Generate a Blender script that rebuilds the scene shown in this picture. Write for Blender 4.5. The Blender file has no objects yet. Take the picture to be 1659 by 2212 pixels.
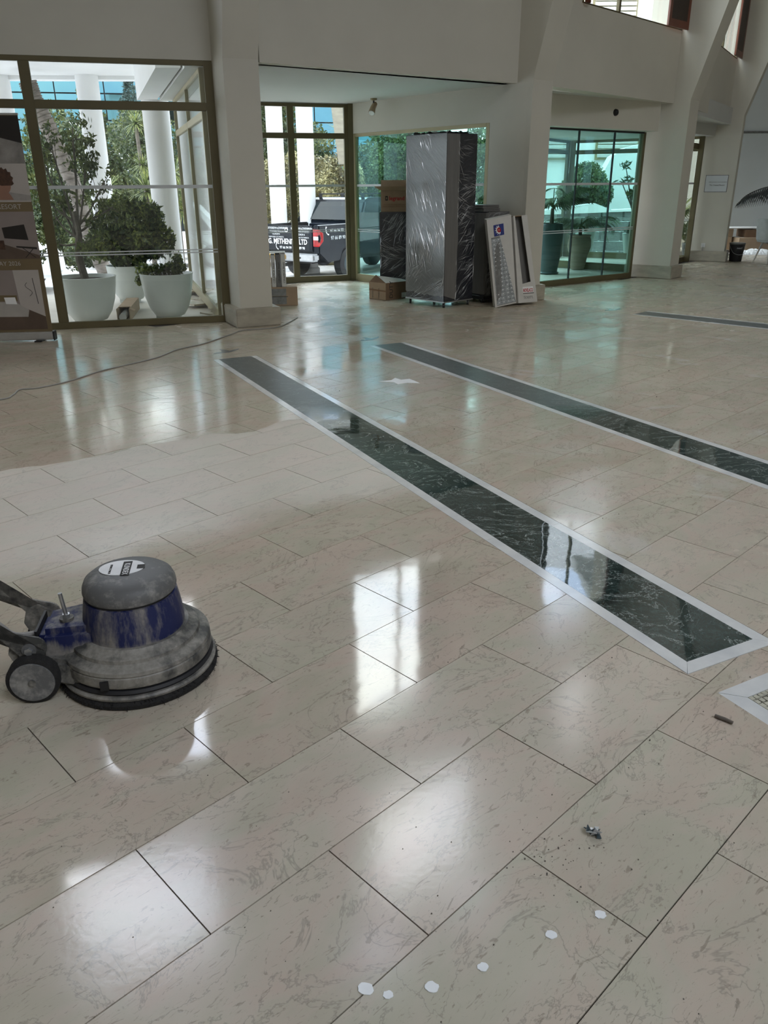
import bpy, bmesh, math, random
import numpy as np
from mathutils import Vector, Matrix
random.seed(7); RNG = np.random.default_rng(7)
C = bpy.context.scene.collection
SC = bpy.context.scene
pi = math.pi
# ------------------------------------------------------------------ camera
TH, RO, FPX = 0.390868, 0.0064755, 1711.59
c_, s_ = math.cos, math.sin
F_ = Vector((0, c_(TH), -s_(TH))); R_ = Vector((1, 0, 0)); D_ = F_.cross(R_)
R2 = c_(RO)*R_ + s_(RO)*D_; D2 = -s_(RO)*R_ + c_(RO)*D_
cam_d = bpy.data.cameras.new('camera'); cam = bpy.data.objects.new('camera', cam_d); C.objects.link(cam)
m = Matrix.Identity(4)
for i in range(3):
    m[i][0] = R2[i]; m[i][1] = -D2[i]; m[i][2] = -F_[i]
m[0][3], m[1][3], m[2][3] = 0, 0, 1.5
cam.matrix_world = m
cam_d.sensor_fit = 'VERTICAL'; cam_d.sensor_height = 24; cam_d.lens = 24*FPX/2212; cam_d.clip_start = .02; cam_d.clip_end = 400
SC.camera = cam
# ------------------------------------------------------------------ sky
W = bpy.data.worlds.new('sky'); SC.world = W; W.use_nodes = True
nt = W.node_tree; N = nt.nodes; L = nt.links; N.clear()
wo = N.new('ShaderNodeOutputWorld'); bg = N.new('ShaderNodeBackground'); L.new(bg.outputs[0], wo.inputs[0])
tc = N.new('ShaderNodeTexCoord'); sep = N.new('ShaderNodeSeparateXYZ'); L.new(tc.outputs['Generated'], sep.inputs[0])
nz = N.new('ShaderNodeTexNoise'); nz.inputs['Scale'].default_value = 3.1; nz.inputs['Detail'].default_value = 7; nz.inputs['Roughness'].default_value = .55
L.new(tc.outputs['Generated'], nz.inputs['Vector'])
rp = N.new('ShaderNodeValToRGB'); rp.color_ramp.elements[0].position = .42; rp.color_ramp.elements[0].color = (.46, .56, .76, 1)
rp.color_ramp.elements[1].position = .60; rp.color_ramp.elements[1].color = (1, .99, .96, 1)
L.new(nz.outputs['Fac'], rp.inputs[0]); L.new(rp.outputs[0], bg.inputs[0])
mr = N.new('ShaderNodeMapRange'); mr.inputs[1].default_value = 0; mr.inputs[2].default_value = .6; mr.inputs[3].default_value = 2.3; mr.inputs[4].default_value = 8.5
L.new(sep.outputs[2], mr.inputs[0]); L.new(mr.outputs[0], bg.inputs[1])
# light portal in the unseen roof opening added for daylight (it only guides sky sampling, it emits nothing)
SKX0, SKX1, SKY0, SKY1, CEIL = 3.5, 10.5, -9.0, -1.5, 11.0
pl = bpy.data.lights.new('roof_portal', 'AREA'); pl.shape = 'RECTANGLE'; pl.size = SKX1-SKX0; pl.size_y = SKY1-SKY0; pl.cycles.is_portal = True
po = bpy.data.objects.new('roof_portal', pl); po.location = ((SKX0+SKX1)/2, (SKY0+SKY1)/2, CEIL+.05); C.objects.link(po)
SC.view_settings.view_transform = 'Standard'; SC.view_settings.look = 'None'; SC.view_settings.gamma = 1
SC.view_settings.use_curve_mapping = False
SC.view_settings.exposure = 0.25

# ------------------------------------------------------------------ material helpers
def newmat(name):
    mt = bpy.data.materials.new(name); mt.use_nodes = True
    return mt, mt.node_tree.nodes, mt.node_tree.links, mt.node_tree.nodes['Principled BSDF']
def pos_noise(N, L, scale, detail=4, rough=.5, vec=None, stretch=None, coord='Object'):
    n = N.new('ShaderNodeTexNoise'); n.inputs['Scale'].default_value = scale; n.inputs['Detail'].default_value = detail; n.inputs['Roughness'].default_value = rough
    if vec is None:
        t = N.new('ShaderNodeTexCoord'); vec = t.outputs[coord]
    if stretch:
        mp = N.new('ShaderNodeMapping'); mp.inputs['Scale'].default_value = stretch; L.new(vec, mp.inputs[0]); vec = mp.outputs[0]
    L.new(vec, n.inputs['Vector']); return n
def ramp(N, L, src, stops):
    r = N.new('ShaderNodeValToRGB'); e = r.color_ramp.elements
    while len(e) < len(stops): e.new(.5)
    for k, (p, col) in enumerate(stops):
        e[k].position = p; e[k].color = (*col, 1) if len(col) == 3 else col
    L.new(src, r.inputs[0]); return r
def mixc(N, L, fac, a, b, mode='MIX'):
    x = N.new('ShaderNodeMix'); x.data_type = 'RGBA'; x.blend_type = mode
    for s, v in ((0, fac), (6, a), (7, b)):
        if hasattr(v, 'is_output') or hasattr(v, 'links'): L.new(v, x.inputs[s])
        elif s == 0: x.inputs[0].default_value = v
        else: x.inputs[s].default_value = (*v, 1)
    return x.outputs[2]
def math_(N, L, op, a, b=None, c=None):
    x = N.new('ShaderNodeMath'); x.operation = op
    for i, v in enumerate((a, b, c)):
        if v is None: continue
        if isinstance(v, (int, float)): x.inputs[i].default_value = v
        else: L.new(v, x.inputs[i])
    return x.outputs[0]
def bump(N, L, b, h, strength=.3, dist=.002):
    bn = N.new('ShaderNodeBump'); bn.inputs['Strength'].default_value = strength; bn.inputs['Distance'].default_value = dist
    L.new(h, bn.inputs['Height']); L.new(bn.outputs[0], b.inputs['Normal'])
def mat(name, col, rough=.6, metal=0, var=.12, scale=6, bmp=0, bdist=.002, stretch=None, col2=None, coat=0, spec=None):
    mt, N, L, b = newmat(name)
    n = pos_noise(N, L, scale, 5, .55, stretch=stretch)
    c2 = col2 if col2 else tuple(max(0, x*(1-var)) for x in col)
    c1 = col if col2 else tuple(min(1, x*(1+var*.5)) for x in col)
    r = ramp(N, L, n.outputs['Fac'], [(.3, c2), (.7, c1)])
    L.new(r.outputs[0], b.inputs['Base Color']); b.inputs['Roughness'].default_value = rough; b.inputs['Metallic'].default_value = metal
    if coat: b.inputs['Coat Weight'].default_value = coat; b.inputs['Coat Roughness'].default_value = .08
    if spec is not None: b.inputs['Specular IOR Level'].default_value = spec
    if bmp: bump(N, L, b, n.outputs['Fac'], bmp, bdist)
    return mt
def glassmat(name, tint, base=.03, k=.85, gcol=(1, 1, 1)):
    mt = bpy.data.materials.new(name); mt.use_nodes = True; N = mt.node_tree.nodes; L = mt.node_tree.links; N.clear()
    o = N.new('ShaderNodeOutputMaterial'); t = N.new('ShaderNodeBsdfTransparent'); g = N.new('ShaderNodeBsdfGlossy'); mx = N.new('ShaderNodeMixShader')
    t.inputs[0].default_value = (*tint, 1); g.inputs[0].default_value = (*gcol, 1); g.inputs['Roughness'].default_value = 0
    lw = N.new('ShaderNodeLayerWeight'); lw.inputs[0].default_value = .5
    p = math_(N, L, 'POWER', lw.outputs['Facing'], 5.0); q = math_(N, L, 'MULTIPLY_ADD', p, k, base)
    L.new(q, mx.inputs[0]); L.new(t.outputs[0], mx.inputs[1]); L.new(g.outputs[0], mx.inputs[2]); L.new(mx.outputs[0], o.inputs[0])
    return mt
def leafmat(name, c1, c2, c3, trans=.35, scale=2.5, rough=.5):
    mt, N, L, b = newmat(name)
    n = pos_noise(N, L, scale, 3, .6); n2 = pos_noise(N, L, scale*9, 2, .6)
    a = math_(N, L, 'ADD', math_(N, L, 'MULTIPLY', n.outputs['Fac'], .5), math_(N, L, 'MULTIPLY', n2.outputs['Fac'], .5))
    r = ramp(N, L, a, [(.36, c1), (.5, c2), (.62, c3)])
    L.new(r.outputs[0], b.inputs['Base Color']); b.inputs['Roughness'].default_value = rough
    t = N.new('ShaderNodeBsdfTranslucent'); L.new(r.outputs[0], t.inputs[0]); mx = N.new('ShaderNodeMixShader'); mx.inputs[0].default_value = trans
    o = N['Material Output']; L.new(b.outputs[0], mx.inputs[1]); L.new(t.outputs[0], mx.inputs[2]); L.new(mx.outputs[0], o.inputs[0])
    return mt
U_ = (0.7181, 0.6959)   # direction of the long tile joints
W_ = (-0.6959, 0.7181)
V0, DV, DU = 0.157, 0.3335, 0.6655     # v of a joint, tile width, tile length
def marble_floor():
    mt, N, L, b = newmat('beige_marble_tile')
    g = N.new('ShaderNodeNewGeometry'); sp = N.new('ShaderNodeSeparateXYZ'); L.new(g.outputs['Position'], sp.inputs[0])
    M = lambda op, a, b_=None, c=None: math_(N, L, op, a, b_, c)
    X, Y = sp.outputs[0], sp.outputs[1]
    u = M('ADD', M('MULTIPLY', X, U_[0]), M('MULTIPLY', Y, U_[1])); v = M('ADD', M('MULTIPLY', X, W_[0]), M('MULTIPLY', Y, W_[1]))
    row = M('FLOOR', M('DIVIDE', M('SUBTRACT', v, V0), DV)); par = M('MODULO', M('ADD', row, 1000), 2)
    off = M('MULTIPLY_ADD', par, -.335, .925)
    colu = M('FLOOR', M('DIVIDE', M('SUBTRACT', u, off), DU))
    cb = N.new('ShaderNodeCombineXYZ'); L.new(row, cb.inputs[0]); L.new(colu, cb.inputs[1])
    wn = N.new('ShaderNodeTexWhiteNoise'); L.new(cb.outputs[0], wn.inputs['Vector'])
    # local coordinates shifted per tile so that the pattern breaks at the joints
    uv = N.new('ShaderNodeCombineXYZ'); L.new(u, uv.inputs[0]); L.new(v, uv.inputs[1])
    sh = N.new('ShaderNodeVectorMath'); sh.operation = 'MULTIPLY_ADD'; L.new(wn.outputs['Color'], sh.inputs[0]); sh.inputs[1].default_value = (30, 30, 30); L.new(uv.outputs[0], sh.inputs[2])
    vec = sh.outputs[0]
    tint = ramp(N, L, wn.outputs['Value'], [(0, (.50, .415, .325)), (.35, (.56, .475, .38)), (.62, (.51, .475, .365)), (1, (.57, .50, .405))])
    cloud = pos_noise(N, L, 2.2, 4, .6, vec, (1, 1.6, 1)); c0 = mixc(N, L, .50, tint.outputs[0], ramp(N, L, cloud.outputs['Fac'], [(.3, (.41, .345, .27)), (.7, (.60, .53, .43))]).outputs[0])
    hue = pos_noise(N, L, 3.4, 3, .6, vec, (1, 1.8, 1)); hue.inputs['Distortion'].default_value = .8
    c0 = mixc(N, L, .34, c0, ramp(N, L, hue.outputs['Fac'], [(.38, (.44, .445, .33)), (.5, (.53, .47, .38)), (.62, (.57, .43, .36))]).outputs[0])
    # elongated flecks along the bed
    f1 = pos_noise(N, L, 13, 4, .66, vec, (.7, 2.2, 1)); f1.inputs['Distortion'].default_value = 2.4
    k1 = ramp(N, L, f1.outputs['Fac'], [(.615, (0, 0, 0)), (.66, (1, 1, 1))])
    c1 = mixc(N, L, M('MULTIPLY', k1.outputs[0], .60), c0, (.24, .20, .15))
    f2 = pos_noise(N, L, 26, 5, .75, vec, (.6, 1.6, 1)); f2.inputs['Distortion'].default_value = 3.0
    k2 = ramp(N, L, f2.outputs['Fac'], [(.585, (0, 0, 0)), (.66, (1, 1, 1))])
    c2 = mixc(N, L, M('MULTIPLY', k2.outputs[0], .45), c1, (.25, .195, .15))
    vn = pos_noise(N, L, 2.6, 6, .62, vec, (1, 1.5, 1)); vn.inputs['Distortion'].default_value = 1.0
    a = M('ABSOLUTE', M('SUBTRACT', vn.outputs['Fac'], .5)); kv = ramp(N, L, a, [(0, (1, 1, 1)), (.009, (0, 0, 0))])
    c3 = mixc(N, L, M('MULTIPLY', kv.outputs[0], .5), c2, (.22, .20, .16))
    # pits and grit
    vo = N.new('ShaderNodeTexVoronoi'); vo.inputs['Scale'].default_value = 30; L.new(vec, vo.inputs['Vector'])
    pn = pos_noise(N, L, 3, 2, .5, vec); ps = M('MULTIPLY', M('LESS_THAN', vo.outputs['Distance'], .07), M('GREATER_THAN', pn.outputs['Fac'], .60))
    c4 = mixc(N, L, M('MULTIPLY', ps, .45), c3, (.07, .06, .05))
    # where the polishing has got to: dry dusty band, mirror row, satin rows near, glossy far floor
    wob = pos_noise(N, L, 1.6, 3, .5, g.outputs['Position']); wv = M('MULTIPLY_ADD', wob.outputs['Fac'], .7, -.35)
    d = M('ADD', M('SUBTRACT', Y, M('MULTIPLY', X, .67)), wv)       # runs across the band
    def sstep(x, e0, e1):
        q = N.new('ShaderNodeMapRange'); q.interpolation_type = 'SMOOTHSTEP'; L.new(x, q.inputs[0]); q.inputs[1].default_value = e0; q.inputs[2].default_value = e1; return q.outputs[0]
    far = sstep(d, 5.70, 5.80); band0 = sstep(d, 3.60, 4.45)
    left = M('SUBTRACT', 1, sstep(M('ADD', X, M('MULTIPLY', Y, .4993)), 2.20, 2.30))
    band = M('MULTIPLY', M('MULTIPLY', band0, M('SUBTRACT', 1, far)), left)
    near = M('SUBTRACT', 1, sstep(M('ADD', v, M('MULTIPLY', wv, .02)), 1.485, 1.495))
    r0 = M('MULTIPLY_ADD', band, .42, .045)
    r1 = M('MULTIPLY_ADD', near, .08, r0)
    right = M('SUBTRACT', 1, left); sn = pos_noise(N, L, 1.1, 4, .6, g.outputs['Position'])
    r2 = M('MULTIPLY_ADD', M('MULTIPLY', right, ramp(N, L, sn.outputs['Fac'], [(.40, (0, 0, 0)), (.55, (1, 1, 1))]).outputs[0]), .15, r1)
    r3 = M('MULTIPLY_ADD', M('MULTIPLY', far, left), .06, M('MULTIPLY_ADD', sstep(Y, 7, 11), .12, r2))
    L.new(M('MULTIPLY_ADD', sn.outputs['Fac'], .05, r3), b.inputs['Roughness'])
    dust = mixc(N, L, M('MULTIPLY', band, .34), c4, (.70, .66, .60))
    # dried slurry smears to the right of the first strip
    sm = pos_noise(N, L, 1.5, 5, .55, g.outputs['Position'], (1, 1, 1)); sm.inputs['Distortion'].default_value = 1.3
    ks = ramp(N, L, sm.outputs['Fac'], [(.60, (0, 0, 0)), (.66, (1, 1, 1))])
    c5 = mixc(N, L, M('MULTIPLY', M('MULTIPLY', ks.outputs[0], right), .35), dust, (.62, .59, .56))
    # grime worked into the unpolished far floor
    gr = pos_noise(N, L, 3.2, 5, .65, g.outputs['Position'], (.8, 2.2, 1)); kg = ramp(N, L, gr.outputs['Fac'], [(.42, (.82, .81, .77)), (.62, (1.0, .99, .95))])
    c6 = mixc(N, L, sstep(Y, 6.0, 10.0), c5, mixc(N, L, 1.0, c5, kg.outputs[0], 'MULTIPLY'))
    L.new(c6, b.inputs['Base Color'])
    b.inputs['Specular IOR Level'].default_value = .80
    un = pos_noise(N, L, 5.0, 2, .5, g.outputs['Position']); un2 = pos_noise(N, L, 60, 2, .5, g.outputs['Position']); un3 = pos_noise(N, L, 11, 4, .6, g.outputs['Position'], (.45, 1.5, 1))
    h = M('ADD', M('ADD', M('MULTIPLY', un.outputs['Fac'], .0012), M('MULTIPLY', M('MULTIPLY', un3.outputs['Fac'], far), .0012)), M('MULTIPLY', M('MULTIPLY', un2.outputs['Fac'], M('MULTIPLY_ADD', near, .9, .12)), .00022))
    bn = N.new('ShaderNodeBump'); bn.inputs['Strength'].default_value = .55; bn.inputs['Distance'].default_value = 1.0; L.new(h, bn.inputs['Height']); L.new(bn.outputs[0], b.inputs['Normal'])
    return mt
def green_marble():
    mt, N, L, b = newmat('green_marble'); g = N.new('ShaderNodeNewGeometry'); P = g.outputs['Position']
    n = pos_noise(N, L, 3, 5, .6, P); base = ramp(N, L, n.outputs['Fac'], [(.3, (.010, .020, .018)), (.7, (.035, .058, .052))]).outputs[0]
    def vein(scale, w, col, k, c, st=None):
        q = pos_noise(N, L, scale, 7, .68, P, st); q.inputs['Distortion'].default_value = 1.6
        a = math_(N, L, 'ABSOLUTE', math_(N, L, 'SUBTRACT', q.outputs['Fac'], .5)); r = ramp(N, L, a, [(0, (1, 1, 1)), (w, (0, 0, 0))])
        return mixc(N, L, math_(N, L, 'MULTIPLY', r.outputs[0], k), c, col)
    base = vein(6, .012, (.15, .20, .185), .5, base); base = vein(2.6, .006, (.55, .60, .57), .8, base, (1, 1.5, 1)); base = vein(14, .012, (.11, .15, .14), .4, base)
    sp = N.new('ShaderNodeSeparateXYZ'); L.new(P, sp.inputs[0])
    q = N.new('ShaderNodeMapRange'); L.new(sp.outputs[1], q.inputs[0]); q.inputs[1].default_value = 5.3; q.inputs[2].default_value = 5.75; 
    base = mixc(N, L, math_(N, L, 'MULTIPLY', q.outputs[0], .5), base, (.14, .145, .14))
    L.new(base, b.inputs['Base Color']); L.new(math_(N, L, 'MULTIPLY_ADD', q.outputs[0], .30, .03), b.inputs['Roughness']); b.inputs['Specular IOR Level'].default_value = .75
    un = pos_noise(N, L, 5.0, 2, .5, P); bump(N, L, b, un.outputs['Fac'], .55, .0012)
    return mt
MT = dict(
    floor=marble_floor(), green=green_marble(),
    white_marble=mat('white_marble', (.76, .76, .73), .12, var=.12, scale=7, col2=(.60, .61, .61)),
    grout=mat('dark_grout', (.10, .085, .07), .9, scale=20),
    mosaic=mat('cream_mosaic', (.52, .50, .40), .3, scale=14, var=.3),
    inlay=mat('grey_stone_inlay', (.22, .22, .215), .2, scale=20, var=.3),
    wall=mat('painted_plaster', (.60, .575, .495), .85, var=.05, scale=1.2, bmp=.15, bdist=.004),
    wall_grey=mat('pale_grey_plaster', (.74, .79, .80), .85, var=.04, scale=1.2),
    ext=mat('white_render', (.84, .84, .84), .8, var=.05, scale=1.5),
    ceil=mat('ceiling_paint', (.58, .585, .55), .9, var=.03, scale=1),
    plinth=mat('travertine_plinth', (.42, .385, .31), .5, var=.22, scale=5, stretch=(1, 1, 3)),
    gold=mat('champagne_aluminium', (.135, .112, .055), .5, .2, var=.10, scale=2),
    gold_l=mat('pale_champagne_aluminium', (.33, .28, .155), .45, .25, var=.10, scale=2),
    rubber=mat('black_rubber', (.018, .018, .02), .55, scale=30),
    glass=glassmat('clear_glass', (.94, .97, .96)), glass_side=glassmat('side_glass', (.88, .93, .93), .05, .95),
    glass_g=glassmat('green_glass', (.60, .80, .765), .03, .7, (.8, 1, .97)),
    stripe=mat('frosted_film', (.62, .65, .66), .6, var=.02),
    wood_red=mat('mahogany', (.16, .045, .022), .35, var=.3, scale=4, stretch=(1, 1, .2)),
    mesh=mat('dark_mesh', (.035, .018, .012), .5, scale=60, var=.4),
    card=mat('cardboard', (.36, .255, .165), .85, var=.10, scale=8),
    card_d=mat('cardboard_shaded', (.20, .12, .07), .85, var=.15, scale=8),  # darker copy of the cardboard, shade put into the carton colour
    card_w=mat('white_cardboard', (.60, .585, .55), .75, var=.06, scale=9),
    black=mat('matt_black', (.012, .012, .013), .5, scale=20), ink=mat('black_ink', (.02, .018, .016), .7),
    red_ink=mat('red_ink', (.45, .03, .03), .6), blue_ink=mat('blue_ink', (.02, .035, .20), .6), white_ink=mat('white_ink', (.85, .85, .85), .6),
    brown_ink=mat('brown_ink', (.22, .12, .06), .8),
    steel=mat('grey_steel', (.45, .46, .47), .35, .8, scale=9), alu=mat('silver_aluminium', (.62, .62, .62), .3, .7, scale=9),
    white_pl=mat('white_plastic', (.78, .78, .77), .4), pot=mat('white_glazed_pot', (.72, .75, .72), .35, var=.06, scale=3),
    soil=mat('soil', (.04, .025, .018), .95, scale=30, bmp=.6), terra=mat('terracotta', (.30, .23, .17), .8, scale=5, var=.2),
    pot_d=mat('dark_pot', (.05, .07, .075), .35), bark=mat('grey_bark', (.16, .135, .11), .9, scale=14, var=.4, bmp=.5, bdist=.01),
    palm_bark=mat('palm_bark', (.30, .26, .23), .9, scale=9, var=.35, bmp=.5, bdist=.01, stretch=(1, 1, 3)),
    cable=mat('grey_cable', (.30, .29, .27), .5),
    asphalt=mat('pale_paving', (.52, .50, .48), .85, scale=3, var=.2), porch=mat('porch_stone', (.56, .51, .44), .6, scale=3, var=.12),
    grass=mat('lawn', (.09, .13, .04), .9, scale=6, var=.4),
    leaf_dark=leafmat('dark_green_leaves', (.012, .028, .007), (.055, .09, .02), (.34, .38, .09)),
    leaf_fic=leafmat('ficus_leaves', (.03, .045, .015), (.10, .13, .04), (.26, .29, .10), scale=4),
    leaf_tree=leafmat('tree_leaves', (.012, .024, .008), (.04, .062, .018), (.14, .155, .045), scale=1.2),
    leaf_grey=leafmat('grey_green_leaves', (.05, .08, .05), (.12, .17, .11), (.28, .34, .24), scale=1.5),
    leaf_blue=leafmat('blue_pine_needles', (.008, .022, .018), (.02, .045, .036), (.06, .10, .08), scale=1.5),
    leaf_hedge=leafmat('cream_tipped_leaves', (.06, .055, .03), (.20, .18, .09), (.75, .70, .42), scale=1.3),
    leaf_lush=leafmat('lush_green_leaves', (.02, .045, .018), (.075, .115, .045), (.24, .29, .12), scale=1.0),
    leaf_yuc=leafmat('yucca_blades', (.04, .065, .02), (.13, .17, .05), (.42, .42, .14), scale=5),
    leaf_palm=leafmat('palm_leaflets', (.015, .03, .016), (.05, .085, .04), (.16, .22, .10), scale=5),
    leaf_shade=leafmat('shaded_palm_leaflets', (.010, .014, .014), (.022, .028, .028), (.05, .06, .06), trans=.1, scale=5),  # near-black copy of the palm leaflets, shade put into the leaf colour
    white_paint=mat('white_paint_drip', (.88, .89, .88), .55),
    chair=mat('grey_chair_shell', (.40, .42, .41), .6, scale=9), chair_leg=mat('pale_wood', (.50, .47, .42), .6, scale=9),
    mirror=None)
def mirrorglass():
    mt, N, L, b = newmat('mirrored_facade_glass'); b.inputs['Metallic'].default_value = 1; b.inputs['Roughness'].default_value = .02
    b.inputs['Base Color'].default_value = (.085, .20, .25, 1); return mt
MT['mirror'] = mirrorglass()
def dustmat(name, paint, dust, zlo, zhi, amount=.5, scale=14, streak=True, rough=.55):
    """painted casting under dried slurry dust"""
    mt, N, L, b = newmat(name); n = pos_noise(N, L, scale, 6, .7, stretch=(1, 1, .22) if streak else None); n2 = pos_noise(N, L, 3.5, 3, .6); n3 = pos_noise(N, L, 60, 3, .6)
    t = N.new('ShaderNodeTexCoord'); sp = N.new('ShaderNodeSeparateXYZ'); L.new(t.outputs['Object'], sp.inputs[0])
    zz = N.new('ShaderNodeMapRange'); L.new(sp.outputs[2], zz.inputs[0]); zz.inputs[1].default_value = zlo; zz.inputs[2].default_value = zhi; zz.inputs[3].default_value = .28; zz.inputs[4].default_value = 0
    a = math_(N, L, 'ADD', math_(N, L, 'MULTIPLY', n.outputs['Fac'], .6), math_(N, L, 'MULTIPLY', n2.outputs['Fac'], .4)); a = math_(N, L, 'ADD', a, zz.outputs[0])
    k = ramp(N, L, a, [(amount, (0, 0, 0)), (amount+.12, (1, 1, 1))])
    dn = ramp(N, L, n3.outputs['Fac'], [(.3, tuple(x*.65 for x in dust)), (.7, dust)])
    L.new(mixc(N, L, math_(N, L, 'MULTIPLY', k.outputs[0], .93), paint, dn.outputs[0]), b.inputs['Base Color']); b.inputs['Roughness'].default_value = rough
    bump(N, L, b, n3.outputs['Fac'], .25, .002); return mt
MT['mblue'] = dustmat('blue_paint_with_slurry', (.007, .013, .075), (.30, .28, .25), .12, .18, .475)
MT['mgrey'] = dustmat('grey_cast_cover_dusty', (.055, .055, .052), (.33, .31, .27), .0, .01, .43, 9, False)
MT['mcap'] = dustmat('grey_plastic_cap_dusty', (.12, .12, .118), (.34, .33, .305), .0, .01, .48, 22, False)
MT['mbrush'] = mat('black_bristle', (.015, .014, .013), .9, scale=50, var=.5, bmp=.8, bdist=.01)
def filmmat(name, col, ang):
    """stretch film pulled tight over a dark or foam surface: glossy with fine creases"""
    mt, N, L, b = newmat(name)
    t = N.new('ShaderNodeTexCoord'); mp = N.new('ShaderNodeMapping'); mp.vector_type = 'TEXTURE'; mp.inputs['Rotation'].default_value = (ang, ang*.3, 0); mp.inputs['Scale'].default_value = (.5, .5, .045); L.new(t.outputs['Object'], mp.inputs[0])
    n = pos_noise(N, L, 2.2, 6, .7, mp.outputs[0]); n.inputs['Distortion'].default_value = .6
    k = ramp(N, L, n.outputs['Fac'], [(.60, (0, 0, 0)), (.72, (1, 1, 1))])
    c = mixc(N, L, math_(N, L, 'MULTIPLY', k.outputs[0], .30), col, (.55, .57, .60))  # whitish crease streaks that also put highlights into the film colour
    L.new(c, b.inputs['Base Color']); b.inputs['Roughness'].default_value = .32; b.inputs['Coat Weight'].default_value = 1; b.inputs['Coat Roughness'].default_value = .12
    bump(N, L, b, n.outputs['Fac'], .9, .02); return mt
MT['film_black'] = filmmat('film_over_black', (.012, .014, .022), .9)
MT['film_grey'] = filmmat('film_over_grey_foam', (.15, .152, .15), .7)
MT['foam'] = mat('grey_foam', (.17, .165, .155), .7, var=.12, scale=10, stretch=(3, 3, .3))
MT['crease'] = mat('film_crease_highlight', (.93, .95, .98), .22, .55, var=.02, coat=1)  # near-white so the creases carry the film's highlights in their colour
MT['truck'] = mat('black_car_paint', (.008, .011, .016), .25, var=.3, scale=2, coat=.15, spec=.3)
MT['carglass'] = mat('dark_car_glass', (.012, .018, .020), .06, spec=.25)
MT['tail_red'] = mat('red_lens', (.40, .012, .015), .15, coat=1)
MT['plate'] = mat('yellow_plate', (.80, .42, .04), .5)
MT['yellow'] = mat('yellow_car_paint', (.70, .55, .02), .25)

# ------------------------------------------------------------------ mesh helpers
class MB:
    def __init__(s): s.v = []; s.f = []
    def add(s, vs, fs):
        o = len(s.v); s.v += [tuple(map(float, p)) for p in vs]; s.f += [tuple(i+o for i in f) for f in fs]; return s
    def hexa(s, b4, t4):
        return s.add(list(b4)+list(t4), [(3, 2, 1, 0), (4, 5, 6, 7), (0, 1, 5, 4), (1, 2, 6, 5), (2, 3, 7, 6), (3, 0, 4, 7)])
    def box(s, x0, x1, y0, y1, z0, z1):
        return s.hexa([(x0, y0, z0), (x1, y0, z0), (x1, y1, z0), (x0, y1, z0)], [(x0, y0, z1), (x1, y0, z1), (x1, y1, z1), (x0, y1, z1)])
    def prism(s, poly, z0, z1):
        n = len(poly); return s.add([(p[0], p[1], z0) for p in poly]+[(p[0], p[1], z1) for p in poly],
            [tuple(range(n-1, -1, -1)), tuple(range(n, 2*n))]+[(i, (i+1) % n, (i+1) % n+n, i+n) for i in range(n)])
    def extr(s, pts, d):   # extrude any planar loop along d
        n = len(pts); q = [Vector(p)+Vector(d) for p in pts]
        return s.add(list(pts)+q, [tuple(range(n-1, -1, -1)), tuple(range(n, 2*n))]+[(i, (i+1) % n, (i+1) % n+n, i+n) for i in range(n)])
    def lathe(s, prof, cx=0, cy=0, seg=32, cap=True):
        vs = []; fs = []; n = len(prof)
        for r, z in prof:
            for k in range(seg): a = 2*pi*k/seg; vs.append((cx+r*c_(a), cy+r*s_(a), z))
        for i in range(n-1):
            for k in range(seg): k2 = (k+1) % seg; fs.append((i*seg+k, i*seg+k2, (i+1)*seg+k2, (i+1)*seg+k))
        if cap: fs.append(tuple(range(seg-1, -1, -1))); fs.append(tuple((n-1)*seg+k for k in range(seg)))
        return s.add(vs, fs)
    def tube(s, pts, r, seg=8, cap=True):
        pts = [Vector(p) for p in pts]; vs = []; fs = []; n = len(pts); rr = r if isinstance(r, (list, tuple)) else [r]*n
        pu = None
        for i, p in enumerate(pts):
            t = (pts[min(i+1, n-1)]-pts[max(i-1, 0)]).normalized()
            if pu is None: pu = t.orthogonal().normalized()
            pu = (pu-t*pu.dot(t)).normalized(); w = t.cross(pu)
            for k in range(seg): a = 2*pi*k/seg; vs.append(p+(pu*c_(a)+w*s_(a))*rr[i])
        for i in range(n-1):
            for k in range(seg): k2 = (k+1) % seg; fs.append((i*seg+k, i*seg+k2, (i+1)*seg+k2, (i+1)*seg+k))
        if cap: fs.append(tuple(range(seg-1, -1, -1))); fs.append(tuple((n-1)*seg+k for k in range(seg)))
        return s.add(vs, fs)
    def build(s, name, mt, parent=None, smooth=False, bevel=0, kind=None, loc=None):
        me = bpy.data.meshes.new(name); me.from_pydata(s.v, [], s.f); me.update()
        if bevel or smooth:
            bm = bmesh.new(); bm.from_mesh(me); bmesh.ops.recalc_face_normals(bm, faces=bm.faces)
            if bevel: bmesh.ops.bevel(bm, geom=[e for e in bm.edges if e.calc_face_angle(0) > .5], offset=bevel, segments=2, affect='EDGES', clamp_overlap=True)
            bm.to_mesh(me); bm.free()
        if smooth:
            me.polygons.foreach_set('use_smooth', [True]*len(me.polygons))
            me.set_sharp_from_angle(angle=.7)
        me.materials.append(MT[mt] if isinstance(mt, str) else mt)
        o = bpy.data.objects.new(name, me); C.objects.link(o)
        if parent: o.parent = parent; 
        if parent and not loc: o.matrix_parent_inverse = Matrix.Identity(4)
        if loc: o.location = loc
        if kind: o['kind'] = kind
        return o
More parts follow.
